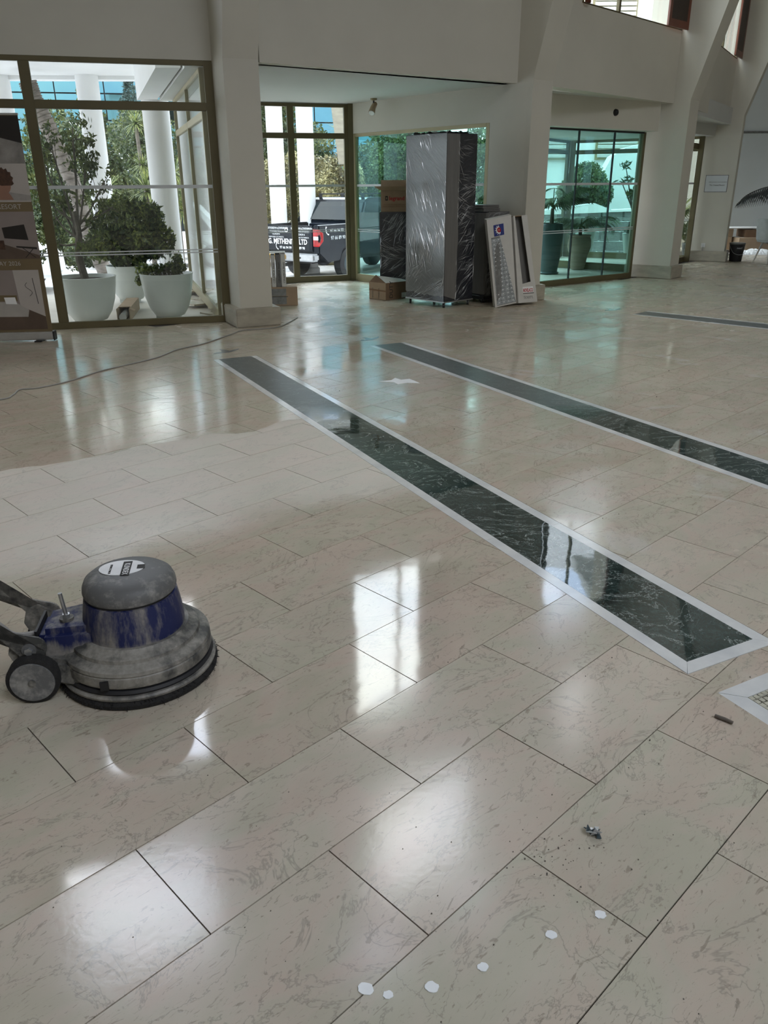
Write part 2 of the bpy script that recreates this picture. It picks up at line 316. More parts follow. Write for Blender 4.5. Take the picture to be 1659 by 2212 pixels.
def npmesh(name, V, Fq, mt, parent=None, kind=None):
    me = bpy.data.meshes.new(name); V = np.asarray(V, np.float32); Fq = np.asarray(Fq, np.int32)
    me.vertices.add(len(V)); me.vertices.foreach_set('co', V.ravel()); k = Fq.shape[1]
    me.loops.add(Fq.size); me.loops.foreach_set('vertex_index', Fq.ravel()); me.polygons.add(len(Fq))
    me.polygons.foreach_set('loop_start', np.arange(0, Fq.size, k, dtype=np.int32)); me.update(calc_edges=True); me.validate()
    me.materials.append(MT[mt]); o = bpy.data.objects.new(name, me); C.objects.link(o)
    if parent: o.parent = parent
    if kind: o['kind'] = kind
    return o
def thing(name, label, cat, loc=(0, 0, 0), rz=0, group=None):
    o = bpy.data.objects.new(name, None); C.objects.link(o); o.location = loc; o.rotation_euler = (0, 0, rz); o.empty_display_size = .1
    o['label'] = label; o['category'] = cat
    if group: o['group'] = group
    return o
def tag(o, label, cat, group=None):
    o['label'] = label; o['category'] = cat
    if group: o['group'] = group
    return o
def struct(name, label=None):
    o = bpy.data.objects.new(name, None); C.objects.link(o); o['kind'] = 'structure'
    if label: o['label'] = label
    return o
def text(body, size, origin, ex, ey, mt, parent, name='lettering', off=.002, align='LEFT', bold=0, sx=1.0, thick=.0):
    cu = bpy.data.curves.new(name, 'FONT'); cu.body = body; cu.size = size; cu.align_x = align; cu.offset = bold; cu.resolution_u = 2; cu.extrude = max(thick, .0006)
    tmp = bpy.data.objects.new('tmp_text', cu); C.objects.link(tmp); bpy.context.view_layer.update()
    me = bpy.data.meshes.new_from_object(tmp.evaluated_get(bpy.context.evaluated_depsgraph_get())); bpy.data.objects.remove(tmp)
    ex = Vector(ex).normalized(); ey = Vector(ey).normalized(); n = ex.cross(ey); o3 = Vector(origin)
    for v in me.vertices: v.co = o3+ex*v.co.x*sx+ey*v.co.y+n*(off+v.co.z)
    me.materials.clear(); me.materials.append(MT[mt]); me.name = name
    o = bpy.data.objects.new(name, me); C.objects.link(o); o.parent = parent; return o
V2 = lambda p: Vector((p[0], p[1]))
def lin(a, b, s): a = V2(a); b = V2(b); d = (b-a).normalized(); return a+d*s
def wallbox(mb, a, b, z0, z1, th, o=0):   # box along a->b; thickness to the left of travel (outdoors), offset o
    a = V2(a); b = V2(b); d = (b-a).normalized(); n = Vector((-d.y, d.x)); p = [a+n*o, b+n*o, b+n*(o+th), a+n*(o+th)]
    mb.prism(p, z0, z1); return mb
def wall_holes(mb, a, b, z0, z1, th, holes, o=0):
    Lh = (V2(b)-V2(a)).length; ss = sorted({0, Lh, *[h[0] for h in holes], *[h[1] for h in holes]}); zs = sorted({z0, z1, *[h[2] for h in holes], *[h[3] for h in holes]})
    for i in range(len(ss)-1):
        run = None
        for j in range(len(zs)-1):
            cs, cz = (ss[i]+ss[i+1])/2, (zs[j]+zs[j+1])/2
            hole = any(h[0] < cs < h[1] and h[2] < cz < h[3] for h in holes)
            if not hole:
                if run is None: run = zs[j]
            if hole and run is not None: wallbox(mb, lin(a, b, ss[i]), lin(a, b, ss[i+1]), run, zs[j], th, o); run = None
        if run is not None: wallbox(mb, lin(a, b, ss[i]), lin(a, b, ss[i+1]), run, zs[-1], th, o)
    return mb
def window(name, label, a, b, z0, z1, posts=(), rails=(), fw=.08, bw=None, mt='gold', glass='glass', stripes=True, depth=.06, ends=(True, True), tops=True):
    """metal-framed glazing between floor points a and b; each bar, pane and film stripe is a part"""
    r = struct(name, label); Lw = (V2(b)-V2(a)).length; bw = fw if bw is None else bw
    def seg(s0, s1, za, zb, nm, m_, dp=depth, o=0): mb = MB(); wallbox(mb, lin(a, b, s0), lin(a, b, s1), za, zb, dp, o); return mb.build(nm, m_, r, bevel=.004 if nm == 'frame_bar' and dp > .03 else 0)
    xs = [0]+[p for p in posts]+[Lw]
    if ends[0]: seg(0, fw, z0, z1, 'frame_bar', mt)
    if ends[1]: seg(Lw-fw, Lw, z0, z1, 'frame_bar', mt)
    for p in posts: seg(p-fw/2, p+fw/2, z0+bw, z1-(.05 if tops else 0), 'frame_bar', mt)
    if bw: seg(fw*ends[0], Lw-fw*ends[1], z0, z0+bw, 'frame_bar', mt)
    if tops: seg(fw*ends[0], Lw-fw*ends[1], z1-.05, z1, 'frame_bar', mt)
    for i in range(len(xs)-1):
        s0 = xs[i]+(fw if (i == 0 and ends[0]) else (fw/2 if i else 0)); s1 = xs[i+1]-(fw if (i == len(xs)-2 and ends[1]) else (fw/2 if i < len(xs)-2 else 0))
        zz = [z0+bw]+[x for rl in rails for x in rl]+[z1-(.05 if tops else 0)]
        for rl in rails: seg(s0, s1, rl[0], rl[1], 'frame_bar', mt)
        for k in range(0, len(zz), 2):
            seg(s0, s1, zz[k], zz[k+1], 'pane', glass, .008, depth*.5)
        if stripes:
            seg(s0+.003, s1-.003, 1.485, 1.52, 'safety_stripe', 'stripe', .002, depth*.5-.004)
            seg(s0+.003, s1-.003, .792, .804, 'safety_stripe', 'stripe', .002, depth*.5-.004); seg(s0+.003, s1-.003, .822, .834, 'safety_stripe', 'stripe', .002, depth*.5-.004)
    return r

# ------------------------------------------------------------------ floor
INT = [Vector(p) for p in ((-10, -13), (24, -13), (24, 22.1), (7.6, 22.1), (7.1, 17.6), (6.4, 17.45), (4.65, 14.95), (4.32, 14.25), (1.75, 12.38), (-.42, 14.12), (-3.1, 13.3), (-1.92, 9.8), (-5.6, 8.75), (-10, 8.3))]
floor = MB().prism(INT, -.30, -.006).build('floor', 'grout'); floor['kind'] = 'structure'
def clip_half(poly, p, n, keep_neg=True):   # keep side where (x-p).n <=0
    out = []
    for i in range(len(poly)):
        a, b = poly[i], poly[(i+1) % len(poly)]; da = (a-p).dot(n); db = (b-p).dot(n)
        if not keep_neg: da, db = -da, -db
        if da <= 0: out.append(a)
        if da*db < 0: out.append(a+(b-a)*(da/(da-db)))
    return out
def subtract(poly, cutter):   # convex poly minus convex ccw cutter
    res = []; rest = poly
    for i in range(len(cutter)):
        a, b = cutter[i], cutter[(i+1) % len(cutter)]; d = b-a; n = Vector((d.y, -d.x)).normalized()
        outp = clip_half(rest, a, n, False)
        if len(outp) >= 3 and area(outp) > 2e-5: res.append(outp)
        rest = clip_half(rest, a, n, True)
        if len(rest) < 3 or area(rest) < 2e-5: return res
    return res
def area(p): return abs(sum(p[i].x*p[(i+1) % len(p)].y-p[(i+1) % len(p)].x*p[i].y for i in range(len(p))))/2
def inside(p):
    r = False
    for i in range(len(INT)):
        a, b = INT[i], INT[i-1]
        if (a.y > p.y) != (b.y > p.y) and p.x < (b.x-a.x)*(p.y-a.y)/(b.y-a.y)+a.x: r = not r
    return r
def rect(far, near, wid, ext=0):
    far = V2(far); near = V2(near); d = (near-far).normalized(); n = Vector((-d.y, d.x)); h = wid/2
    return [far-n*h-d*0, near-n*h+d*ext, near+n*h+d*ext, far+n*h-d*0]
STR = [((-1.402, 7.505), (1.167, 2.36), .318, True), ((.045, 8.155), (2.75, 2.99), .300, False), ((3.24, 10.17), (6.6, 6.9), .30, False)]
BW = .053
cutters = [rect(f, n, w+2*BW+.004, BW+.003) for f, n, w, e in STR]
DP, DQ = Vector((.8855, .4646)), Vector((.4646, -.8855)); D0 = Vector((1.059, 2.112)); DS = 1.0
diamond = [D0, D0+DQ*DS, D0+DQ*DS+DP*DS, D0+DP*DS]
def ccw(p):
    a = sum(p[i].x*p[(i+1) % len(p)].y-p[(i+1) % len(p)].x*p[i].y for i in range(len(p))); return p if a > 0 else p[::-1]
cutters = [ccw(c) for c in cutters]+[ccw(diamond)]
tiles = []
Uv, Wv = Vector(U_), Vector(W_); gap = .0016
for row in range(-60, 80):
    off = .925-.335*(row % 2)
    for cu in range(-40, 60):
        u0 = off+cu*DU; v0 = V0+row*DV
        ctr = Uv*(u0+DU/2)+Wv*(v0+DV/2)
        if not (-9.6 < ctr.x < 23.6 and -12.6 < ctr.y < 25.6): continue
        if not inside(ctr): continue
        q = [Uv*(u0+gap)+Wv*(v0+gap), Uv*(u0+DU-gap)+Wv*(v0+gap), Uv*(u0+DU-gap)+Wv*(v0+DV-gap), Uv*(u0+gap)+Wv*(v0+DV-gap)]
        pieces = [q]
        for ct in cutters:
            if (ctr-ct[0]).length > 9: continue
            nx = []
            for p in pieces: nx += subtract(p, ct)
            pieces = nx
        if not pieces: continue
        r = ctr.length; az = math.degrees(math.atan2(ctr.x, ctr.y)); vis = abs(az) < 28 and ctr.y > .7
        tiles.append((r if vis else 100+r, ctr, pieces))
tiles.sort(key=lambda t: t[0])
def tile_mb(mb, ctr, pieces, amp=.0010):
    tx, ty = random.uniform(-amp, amp), random.uniform(-amp, amp); dz = random.uniform(-.0002, .0002)
    for p in pieces:
        n = len(p); zt = [dz+(q.x-ctr.x)*tx+(q.y-ctr.y)*ty for q in p]
        mb.add([(q.x, q.y, -.02) for q in p]+[(q.x, q.y, z) for q, z in zip(p, zt)], [tuple(range(n-1, -1, -1)), tuple(range(n, 2*n))]+[(i, (i+1) % n, (i+1) % n+n, i+n) for i in range(n)])
for r, ctr, pc in tiles[:300]: mb = MB(); tile_mb(mb, ctr, pc); mb.build('tile', 'floor', floor)
mb = MB()
for r, ctr, pc in tiles[300:]: tile_mb(mb, ctr, pc, .0008)
mb.build('far_tiles', 'floor', floor, kind='stuff')
# strips: green slabs with white marble border pieces
for k, (f, n, w, e) in enumerate(STR):
    f = V2(f); n = V2(n); d = (n-f).normalized(); p = Vector((-d.y, d.x)); Ls = (n-f).length
    st = struct('floor_strip', ['dark green marble strip with white borders crossing the middle of the floor, ending beside the cream mosaic', 'dark grey green marble strip second from the camera', 'short grey marble strip farthest from the camera near the glass doors'][k])
    ns = max(1, round(Ls/.95)); sl = Ls/ns
    def slab(c0, c1, q0, q1, nm, mt_, z=0.0): MB().prism([f+d*c0+p*q0, f+d*c1+p*q0, f+d*c1+p*q1, f+d*c0+p*q1], -.02, z).build(nm, mt_, st)
    for i in range(ns): slab(i*sl+.0004, (i+1)*sl-.0004, -w/2+.0006, w/2-.0006, 'slab', 'green')
    nb = max(1, round(Ls/1.25)); bl = Ls/nb
    for i in range(nb):
        for sg in (-1, 1):
            q0, q1 = sorted((sg*w/2, sg*(w/2+BW))); c1 = (i+1)*bl-.0008
            a_, b_ = f+d*(i*bl+.0008), f+d*c1
            if i == nb-1 and e:   # mitred corner
                MB().prism(ccw([a_+p*sg*w/2, b_+p*sg*w/2, b_+d*(BW-.001)+p*sg*(w/2+BW), a_+p*sg*(w/2+BW)]), -.02, .0).build('border_piece', 'white_marble', st)
            else: slab(i*bl+.0008, c1, q0, q1, 'border_piece', 'white_marble')
    if e:
        MB().prism(ccw([n+p*(-w/2), n+p*(w/2), n+d*BW+p*(w/2+BW), n+d*BW-p*(w/2+BW)]), -.02, .0).build('border_piece', 'white_marble', st)
# mosaic square
ms = struct('mosaic_square', 'cream pebble mosaic square with white marble border at the right edge')
bb = .062
I = [D0+(DP+DQ)*bb, D0+DQ*(DS-bb)+DP*bb, D0+(DP+DQ)*(DS-bb), D0+DP*(DS-bb)+DQ*bb]; Oo = diamond
for i in range(4):
    j = (i+1) % 4; mid_o = (Oo[i]+Oo[j])/2; mid_i = (I[i]+I[j])/2; t = .0006
    for (a, b, c, dd) in ((Oo[i], mid_o, mid_i, I[i]), (mid_o, Oo[j], I[j], mid_i)):
        cc = (a+b+c+dd)/4; MB().prism(ccw([cc+(q-cc)*.993 for q in (a, b, c, dd)]), -.02, .0).build('border_piece', 'white_marble', ms)
mb = MB(); nn = 44; st_ = (DS-2*bb)/nn
for i in range(nn):
    for j in range(nn):
        jt = lambda: Vector((random.uniform(-.2, .2), random.uniform(-.2, .2)))*st_
        o = I[0]+DP*(i*st_)+DQ*(j*st_); q = [o+DP*st_*.10+DQ*st_*.1+jt()*.5, o+DP*st_*.92+DQ*st_*.1+jt()*.5, o+DP*st_*.92+DQ*st_*.92+jt()*.5, o+DP*st_*.1+DQ*st_*.92+jt()*.5]
        mb.prism(ccw(q), -.02, random.uniform(-.001, .0))
mb.build('tesserae', 'mosaic', ms, kind='stuff')

# ------------------------------------------------------------------ building shell
SOF = 2.70
def pillar(FL, hd, w, dep, label, plz=.21, over=.06):
    FL = V2(FL); t = Vector((c_(hd), s_(hd))); o = Vector((-t.y, t.x)); FR = FL+t*w
    r = struct('pillar', label)
    mb = MB(); k = .30; zt = CEIL; q = -o*k*(zt-SOF); z1 = SOF+.02
    base = [FL, FR, FR+o*dep, FL+o*dep]; top = [FL+q, FR+q, FR+o*dep, FL+o*dep]
    mb.add([(*p, 0) for p in base]+[(*p, z1) for p in base]+[(*p, zt) for p in top], [(3, 2, 1, 0), (8, 9, 10, 11)]+[(i+l, (i+1) % 4+l, (i+1) % 4+l+4, i+l+4) for l in (0, 4) for i in range(4)])
    mb.build('shaft', 'wall', r, bevel=0)
    mb = MB(); mb.prism([FL-t*over-o*over, FR+t*over-o*over, FR+t*over+o*dep, FL-t*over+o*dep], 0.001, plz); mb.build('plinth', 'plinth', r, bevel=.01)
    return FL, FR, t, o
rad = math.radians
pA = pillar((-1.625, 9.27), rad(25), .38, .62, 'cream pillar between the tall left window and the recess, on a stone plinth', over=.075)
pB = pillar((1.905, 11.24), rad(36), .36, .62, 'cream pillar behind the leaning white cartons')
pC = pillar((4.86, 13.96), rad(51), .40, .78, 'cream pillar right of the green glass sliding doors, on a stone plinth')
pD = pillar((7.02, 17.07), rad(63), .40, .70, 'cream pillar carrying the small grey sign')
pE = pillar((8.15, 21.0), rad(70), .40, .70, 'cream pillar at the far right edge')
pZ = pillar((-5.75, 8.65), rad(10), .38, .62, 'cream pillar left of the frame')
def upper_wall(name, a, b, zb, holes, th=.22):
    r = struct(name); mb = MB(); wall_holes(mb, a, b, zb, CEIL, th, holes); mb.build('wall_panel', 'wall', r, bevel=0); return r
def upper_window(idx, a, b, s0, s1, z0, z1, mull, shutter=True, label=''):
    w = window('window_%d' % idx, label, lin(a, b, s0), lin(a, b, s1), z0, z1, [mull-s0], (), .05, .02, 'gold', 'glass', False, .05)
    if shutter:   # folded mahogany louvre shutters standing against the reveals, inside
        for sd, (q0, q1) in ((0, (s0+.0, s0+.10)), (1, (s1-.62, s1-.01))):
            d = (V2(b)-V2(a)).normalized(); n = Vector((-d.y, d.x))
            p0 = lin(a, b, q0)-n*.07; p1 = lin(a, b, q1)-n*(.10 if sd else .07)
            if sd: p1 = p1
            t = (p1-p0).normalized(); Lq = (p1-p0).length
            for (e0, e1, za, zb2, nm, mm) in ((0, .07, z0, z1, 'shutter_stile', 'wood_red'), (Lq-.07, Lq, z0, z1, 'shutter_stile', 'wood_red'), (.07, Lq-.07, z0, z0+.1, 'shutter_rail', 'wood_red'), (.07, Lq-.07, z1-.1, z1, 'shutter_rail', 'wood_red'), (.07, Lq-.07, z0+.1, z1-.1, 'shutter_mesh', 'mesh')):
                if e1-e0 < .01: continue
                mb = MB(); wallbox(mb, p0+t*e0, p0+t*e1, za, zb2, .03 if nm != 'shutter_mesh' else .01); mb.build(nm, mm, w)
    return w
ABa, ABb = (-1.27, 9.45), (1.80, 11.50)
BCa, BCb = (2.16, 11.56), (4.68, 14.16)
CDa, CDb = (5.12, 14.42), (6.78, 17.22)
DEa, DEb = (7.16, 17.5), (8.20, 21.3)
def s_on(a, b, p): d = (V2(b)-V2(a)).normalized(); return (V2(p)-V2(a)).dot(d)
SILL = 3.68
hAB = (s_on(ABa, ABb, (-.50, 9.9)), s_on(ABa, ABb, (1.0, 10.95))); Lab = (V2(ABb)-V2(ABa)).length
upper_wall('wall_centre', ABa, ABb, SOF, [(hAB[0], hAB[1], SILL, 6.2), (1.35, 3.45, 8.0, 10.3)])
upper_window(11, ABa, ABb, hAB[0], hAB[1], SILL, 6.2, s_on(ABa, ABb, (.235, 10.42)), True, 'clerestory window above the recess')
hBC = (s_on(BCa, BCb, (2.62, 12.03)), s_on(BCa, BCb, (4.66, 14.14)))
upper_wall('wall_right', BCa, BCb, 2.68, [(hBC[0], hBC[1], SILL, 6.2), (hBC[0]+.1, hBC[1]-.3, 7.6, 9.6)])
upper_window(12, BCa, BCb, hBC[0], hBC[1], SILL, 6.2, s_on(BCa, BCb, (3.31, 12.73)), True, 'clerestory window with mahogany shutters above the sliding doors')
Lcd = (V2(CDb)-V2(CDa)).length
upper_wall('wall_right_far', CDa, CDb, 2.62, [(.7, Lcd-.02, SILL, 6.2), (.8, 2.6, 7.6, 9.6)])
upper_window(13, CDa, CDb, .7, Lcd-.02, SILL, 6.2, 1.7, True, 'clerestory window with mahogany shutters at the far right')
upper_wall('wall_right_farthest', DEa, DEb, 2.62, [])
# left window wall (flush, window below, plaster above)
W1a, W1b = (-5.6, 8.667), (-1.80, 9.676)
L1 = (V2(W1b)-V2(W1a)).length; s37 = s_on(W1a, W1b, (-3.64, 9.19))
r = struct('wall_left'); mb = MB(); wall_holes(mb, W1a, W1b, 2.745, CEIL, .22, [(1.7, 3.1, SILL, 6.4), (.8, 2.9, 8.0, 10.3)]); mb.build('wall_panel', 'wall', r)
mb = MB(); wallbox(mb, (-1.80, 9.676), (-1.45, 9.77), 0, 2.745, .2); mb.build('wall_return', 'wall', r)
window('window_1', 'tall left window in champagne aluminium behind the banner', W1a, W1b, 0, 2.745, [s37], [(2.262, 2.345)], .105, .075)
r = struct('wall_far_left'); mb = MB(); wallbox(mb, (-10, 8.2), W1a, 0, CEIL, .22); mb.build('wall_panel', 'wall', r)
# recess: side glazing, back window, oblique green glass wall, soffit
SGa, SGb = (-3.05, 13.26), (-1.93, 9.82)
W2a, W2b = (-3.05, 13.26), (-.50, 14.06)
window('window_2', 'glazed side of the recess seen through the left window', SGb, SGa, 0, 2.70, [1.75], [(2.20, 2.28)], .05, .12, 'gold_l', 'glass_side', True)
window('window_3', 'recess back window in champagne aluminium with the pickup behind it', W2a, W2b, 0, 2.695, [s_on(W2a, W2b, (-1.42, 13.76))], [(2.195, 2.276)], .10, .095)
P3a, P3b = (-.47, 14.05), (1.449, 11.78)
window('window_4', 'oblique green glass wall behind the wrapped cabinets', P3a, P3b, 0, 2.27, [], (), .065, .12, 'gold_l', 'glass_g', True)
mb = MB(); wallbox(mb, P3a, P3b, 2.27, SOF, .2, 0); wallbox(mb, P3b, (1.86, 11.30), 0, SOF, .2, 0)
r = struct('wall_recess'); mb.build('wall_panel', 'wall', r)
MB().prism([(-.53, 14.03), (-.45, 14.03), (-.38, 14.10), (-.44, 14.20), (-.56, 14.16)], 0, 2.70).build('corner_post', 'gold', r)
# recess soffit / roof slab
r = struct('ceiling_recess'); MB().prism([(-1.30, 9.6), (1.95, 11.7), (1.9, 12.3), (-.30, 14.35), (-3.35, 13.45), (-2.15, 9.85)], SOF, SOF+.64).build('slab', 'ceil', r)
# sliding doors bay
Ga, Gb = (1.75, 12.33), (4.29, 14.19)
G0, G1, G2, G3 = s_on(Ga, Gb, (2.30, 12.75)), s_on(Ga, Gb, (3.008, 13.278)), s_on(Ga, Gb, (3.686, 13.76)), s_on(Ga, Gb, (4.25, 14.17))
dr = struct('door_1', 'green glass sliding doors with champagne sill')
def dseg(s0, s1, za, zb, nm, m_, dp, o): mb = MB(); wallbox(mb, lin(Ga, Gb, s0), lin(Ga, Gb, s1), za, zb, dp, o); return mb.build(nm, m_, dr)
for i, (s0, s1) in enumerate(((.3, G1), (G1, G2), (G2, G3))):
    o_ = .05 if i == 1 else .03
    dseg(s0+.006, s1-.006, .09, 2.25, 'glass_leaf', 'glass_g', .010, o_); dseg(s0, s1, 0.002, .09, 'sill_rail', 'gold', .06, 0)
    dseg(s0+.01, s1-.01, 1.485, 1.52, 'safety_stripe', 'stripe', .002, o_-.004); dseg(s0+.01, s1-.01, .792, .804, 'safety_stripe', 'stripe', .002, o_-.004); dseg(s0+.01, s1-.01, .822, .834, 'safety_stripe', 'stripe', .002, o_-.004)
for s in (G1, G2): dseg(s-.008, s+.008, .02, 2.25, 'edge_seal', 'rubber', .03, .02)
dseg(G3-.012, G3+.045, 0, 2.27, 'frame_bar', 'gold', .07, 0); dseg(0, G3, 2.25, 2.275, 'head_track', 'rubber', .08, 0)
mb = MB(); wallbox(mb, Ga, Gb, 2.275, SOF+.1, .35, -.22); r = struct('wall_door_head'); mb.build('wall_panel', 'wall', r)
MB().prism([(2.0, 11.9), (4.75, 14.3), (4.35, 14.5), (1.7, 12.6)], 2.685, 2.9).build('soffit', 'ceil', r)
sn = thing('ceiling_sensor', 'small black round sensor on the wall above the sliding doors', 'sensor', (0, 0, 0)); 
gd = (V2(Gb)-V2(Ga)).normalized(); gn = Vector((-gd.y, gd.x)); sc = lin(Ga, Gb, s_on(Ga, Gb, (3.40, 13.55)))-gn*.22
mb = MB(); mb.tube([(*(sc+gn*.005), 2.50), (*(sc-gn*.03), 2.50)], [.05, .042], 20); mb.build('housing', 'black', sn, smooth=True)
mb = MB(); mb.tube([(*(sc-gn*.028), 2.50), (*(sc-gn*.045), 2.495)], [.03, .018], 16); mb.build('lens', 'rubber', sn, smooth=True)
# vestibule behind the sliding doors
V1, V2_, V3 = (3.1, 17.15), (4.05, 18.66), (6.35, 17.17)
window('window_5', 'left outer glazing of the entrance lobby', V1, V2_, 0, 2.36, [], [(2.09, 2.17)], .12, .12, 'gold', 'glass', True)
window('window_6', 'outer glazing of the entrance lobby facing the street', V2_, V3, 0, 2.36, [1.53], [(2.09, 2.17)], .10, .12, 'gold', 'glass', True)
window('window_7', 'low champagne rail glazing inside the lobby', (2.9, 16.58), (4.62, 15.03), 0, 2.3, [], (), .03, .13, 'gold', 'glass', False, tops=False)
r = struct('ceiling_lobby'); MB().prism([(1.9, 12.7), (4.4, 14.5), (6.6, 17.3), (4.0, 19.0), (2.9, 17.2)], 2.36, 2.6).build('slab', 'ceil', r)
# glazing of the next bay
window('window_8', 'narrow glimpse of glazing between the two right pillars', (4.62, 14.85), (6.34, 17.32), 0, 2.50, [1.0, 1.9], [(2.13, 2.23)], .04, .10, 'gold', 'glass', True, depth=.03, ends=(True, False))
r = struct('ceiling_bay'); MB().prism([(5.2, 14.6), (6.9, 17.3), (6.2, 17.7), (4.5, 15.0)], 2.56, 2.85).build('slab', 'ceil', r)
# far right wall, back walls, ceiling with an unseen opening added and sized for indoor daylight
r = struct('wall_bay'); wallbox(MB(), (7.19, 17.44), (8.1, 21.9), 2.5, 2.62, .2).build('lintel', 'wall', r)
window('window_9', 'glazing of the farthest bay', (7.17, 17.48), (8.05, 21.2), 0, 2.5, [1.2, 2.4], [(2.13, 2.2)], .05, .1, 'gold', 'glass', False)
r = struct('wall_end'); MB().box(7.5, 24.2, 21.9, 22.2, 0, 2.66).box(7.5, 24.2, 21.75, 22.2, 2.66, CEIL).build('wall_panel', 'wall_grey', r)
MB().box(7.5, 24.2, 21.70, 21.75, 2.64, 2.69).build('wall_ledge', 'inlay', r)
r = struct('wall_back'); MB().box(-10, 24, -13, -12.8, 0, CEIL).box(23.8, 24, -12.8, 22, 0, CEIL).box(-10, -9.8, -12.8, 8.5, 0, CEIL).build('wall_panel', 'wall', r)
r = struct('ceiling'); mb = MB()
for (x0, x1, y0, y1) in ((-10, SKX0, -13, 9.0), (SKX0, SKX1, -13, SKY0), (SKX0, SKX1, SKY1, 11.2), (SKX1, 24, -13, 26), (3.7, SKX1, 11.2, 14), (4.6, SKX1, 14, 17), (6.8, SKX1, 17, 26), (-4.5, SKX0, 9.0, 9.7), (0.2, SKX0, 9.7, 11.0)): mb.box(x0, x1, y0, y1, CEIL, CEIL+.3)
mb.build('slab', 'ceil', r)
# opaque roof over the far wedge behind the clerestories is open sky; rooms end at the facade

# ------------------------------------------------------------------ outside: ground, porch, columns, canopy
g_ = struct('ground', 'pale paved street outside'); MB().box(-60, 60, 14.6, 120, -1.0, -.68).box(-60, -3.1, 5, 14.6, -1.0, -.68).build('paving', 'asphalt', g_)
r = struct('porch', 'stone porch floor outside the left window'); MB().prism([(-9, 8.1), (-5.6, 8.9), (-1.9, 9.9), (-3.1, 13.4), (-4.9, 12.9), (-9, 12.4)], -.56, -.06).build('paving', 'porch', r)
r = struct('porch', 'stone step outside the recess'); MB().prism([(-3.1, 13.35), (-.5, 14.16), (1.5, 11.8), (4.3, 14.3), (6.4, 17.5), (4.1, 19.3), (2.9, 17.3), (1.0, 14.4), (-.3, 14.75), (-3.2, 13.9)], -.56, -.007).build('paving', 'porch', r)
for i, (x, y, rr, zt, lb) in enumerate(((-6.87, 16.09, .20, 3.36, 'white round column left of the palm trunk'), (-5.30, 16.16, .20, 3.36, 'white round column behind the potted ficus'), (-3.47, 13.62, .205, 2.72, 'white round column beside the glazed recess'), (-2.78, 22.83, .215, 5.5, 'white round column left of the recess mullion behind the pickup'), (-1.96, 22.41, .215, 5.5, 'white round column right of the recess mullion behind the pickup'))):
    t = thing('round_column', lb, 'column', (x, y, -.68)); MB().lathe([(rr, 0), (rr, zt+.68)], seg=36).build('column_shaft', 'ext', t, smooth=True)
    MB().lathe([(rr+.05, 0), (rr+.05, .12), (rr+.01, .16)], seg=36).build('column_base', 'ext', t, smooth=True)
cn = thing('canopy', 'white flat porch canopy carried by the round columns', 'canopy', (0, 0, 0))
MB().prism([(-12, 8.9), (-2.1, 10.2), (-3.4, 13.9), (-3.9, 17.0), (-12, 16.2)], 3.36, 3.6).build('slab', 'ext', cn); MB().prism([(-12, 15.95), (-3.95, 16.6), (-3.95, 16.3), (-12, 15.65)], 3.30, 3.361).build('beam', 'ext', cn)
cn = thing('canopy', 'high white canopy over the two far round columns beyond the pickup', 'canopy', (0, 0, 0))
MB().prism([(-5.6, 20.6), (.4, 21.2), (.4, 25.6), (-5.6, 25.0)], 5.52, 5.8).build('slab', 'ext', cn)  # out-of-view slab, added to cut the sky light on the columns
fs = thing('recess_fascia', 'deep white fascia of the recess roof outside the left window', 'fascia', (0, 0, 0))
MB().prism([(-2.22, 9.99), (-3.42, 13.55), (-3.72, 13.55), (-2.50, 9.99)], 2.72, 3.34).build('panel', 'ext', fs)
fs = thing('slanted_wall', 'beige slanted wall end outside the top of the recess window', 'wall', (0, 0, 0))
MB().extr([(-1.02, 17.2, 3.3), (-.64, 17.2, 3.3), (-.64, 17.2, 1.9), (-.86, 17.2, 1.9)], (.02, .3, 0)).build('panel', 'plinth', fs)

# glass office building far behind
ob = thing('office_building', 'mirrored cyan glass office building behind the trees', 'building', (0, 0, 0))
fa, fb = Vector((-27, 53)), Vector((4, 60)); fd = (fb-fa).normalized(); fl_ = (fb-fa).length; fn = Vector((fd.y, -fd.x))
wallbox(MB(), fa, fb, -1, 13, 8, .3).build('building_core', 'black', ob)
pw, ph = 1.45, 1.5; ncol = int(fl_/pw)
pm = bpy.data.meshes.new('glass_panel'); q = [fd*0, fd*(pw-.07)]
pmb = MB(); pmb.prism([Vector((0, 0)), fd*(pw-.07), fd*(pw-.07)-fn*.1, -fn*.1], 0, ph-.08)
first = None
for i in range(ncol):
    for j in range(9):
        if first is None: first = pmb.build('glass_panel', 'mirror', ob); o = first
        else: o = first.copy(); C.objects.link(o); o.parent = ob
        p = fa+fd*(i*pw); o.location = (p.x, p.y, -.6+j*ph); o.rotation_euler = (random.uniform(-.004, .004), 0, random.uniform(-.004, .004))
# white louvred building and curved white walls to the right
wb = thing('white_building', 'white building with louvred shutters beyond the lobby', 'building', (0, 0, 0))
MB().box(4.2, 16, 31, 36, -.68, 14).build('wall', 'ext', wb)
for (x0, z0) in ((7.6, 2.3), (9.6, 2.3), (7.1, 6.2), (9.3, 6.2), (5.3, 6.2), (5.3, 2.3)):
    lv = MB().box(x0, x0+1.5, 30.9, 31, z0, z0+1.7).build('shutter_frame', 'gold_l', wb)
    for k in range(11): o = MB().hexa([(x0+.06, 30.84, z0+.08+k*.145), (x0+1.44, 30.84, z0+.08+k*.145), (x0+1.44, 30.9, z0+.12+k*.145), (x0+.06, 30.9, z0+.12+k*.145)], [(x0+.06, 30.83, z0+.16+k*.145), (x0+1.44, 30.83, z0+.16+k*.145), (x0+1.44, 30.88, z0+.2+k*.145), (x0+.06, 30.88, z0+.2+k*.145)]).build('slat', 'card_w', lv)
cw = thing('curved_wall', 'white rendered garden wall with a rounded shoulder beyond the lobby', 'wall', (0, 0, 0))
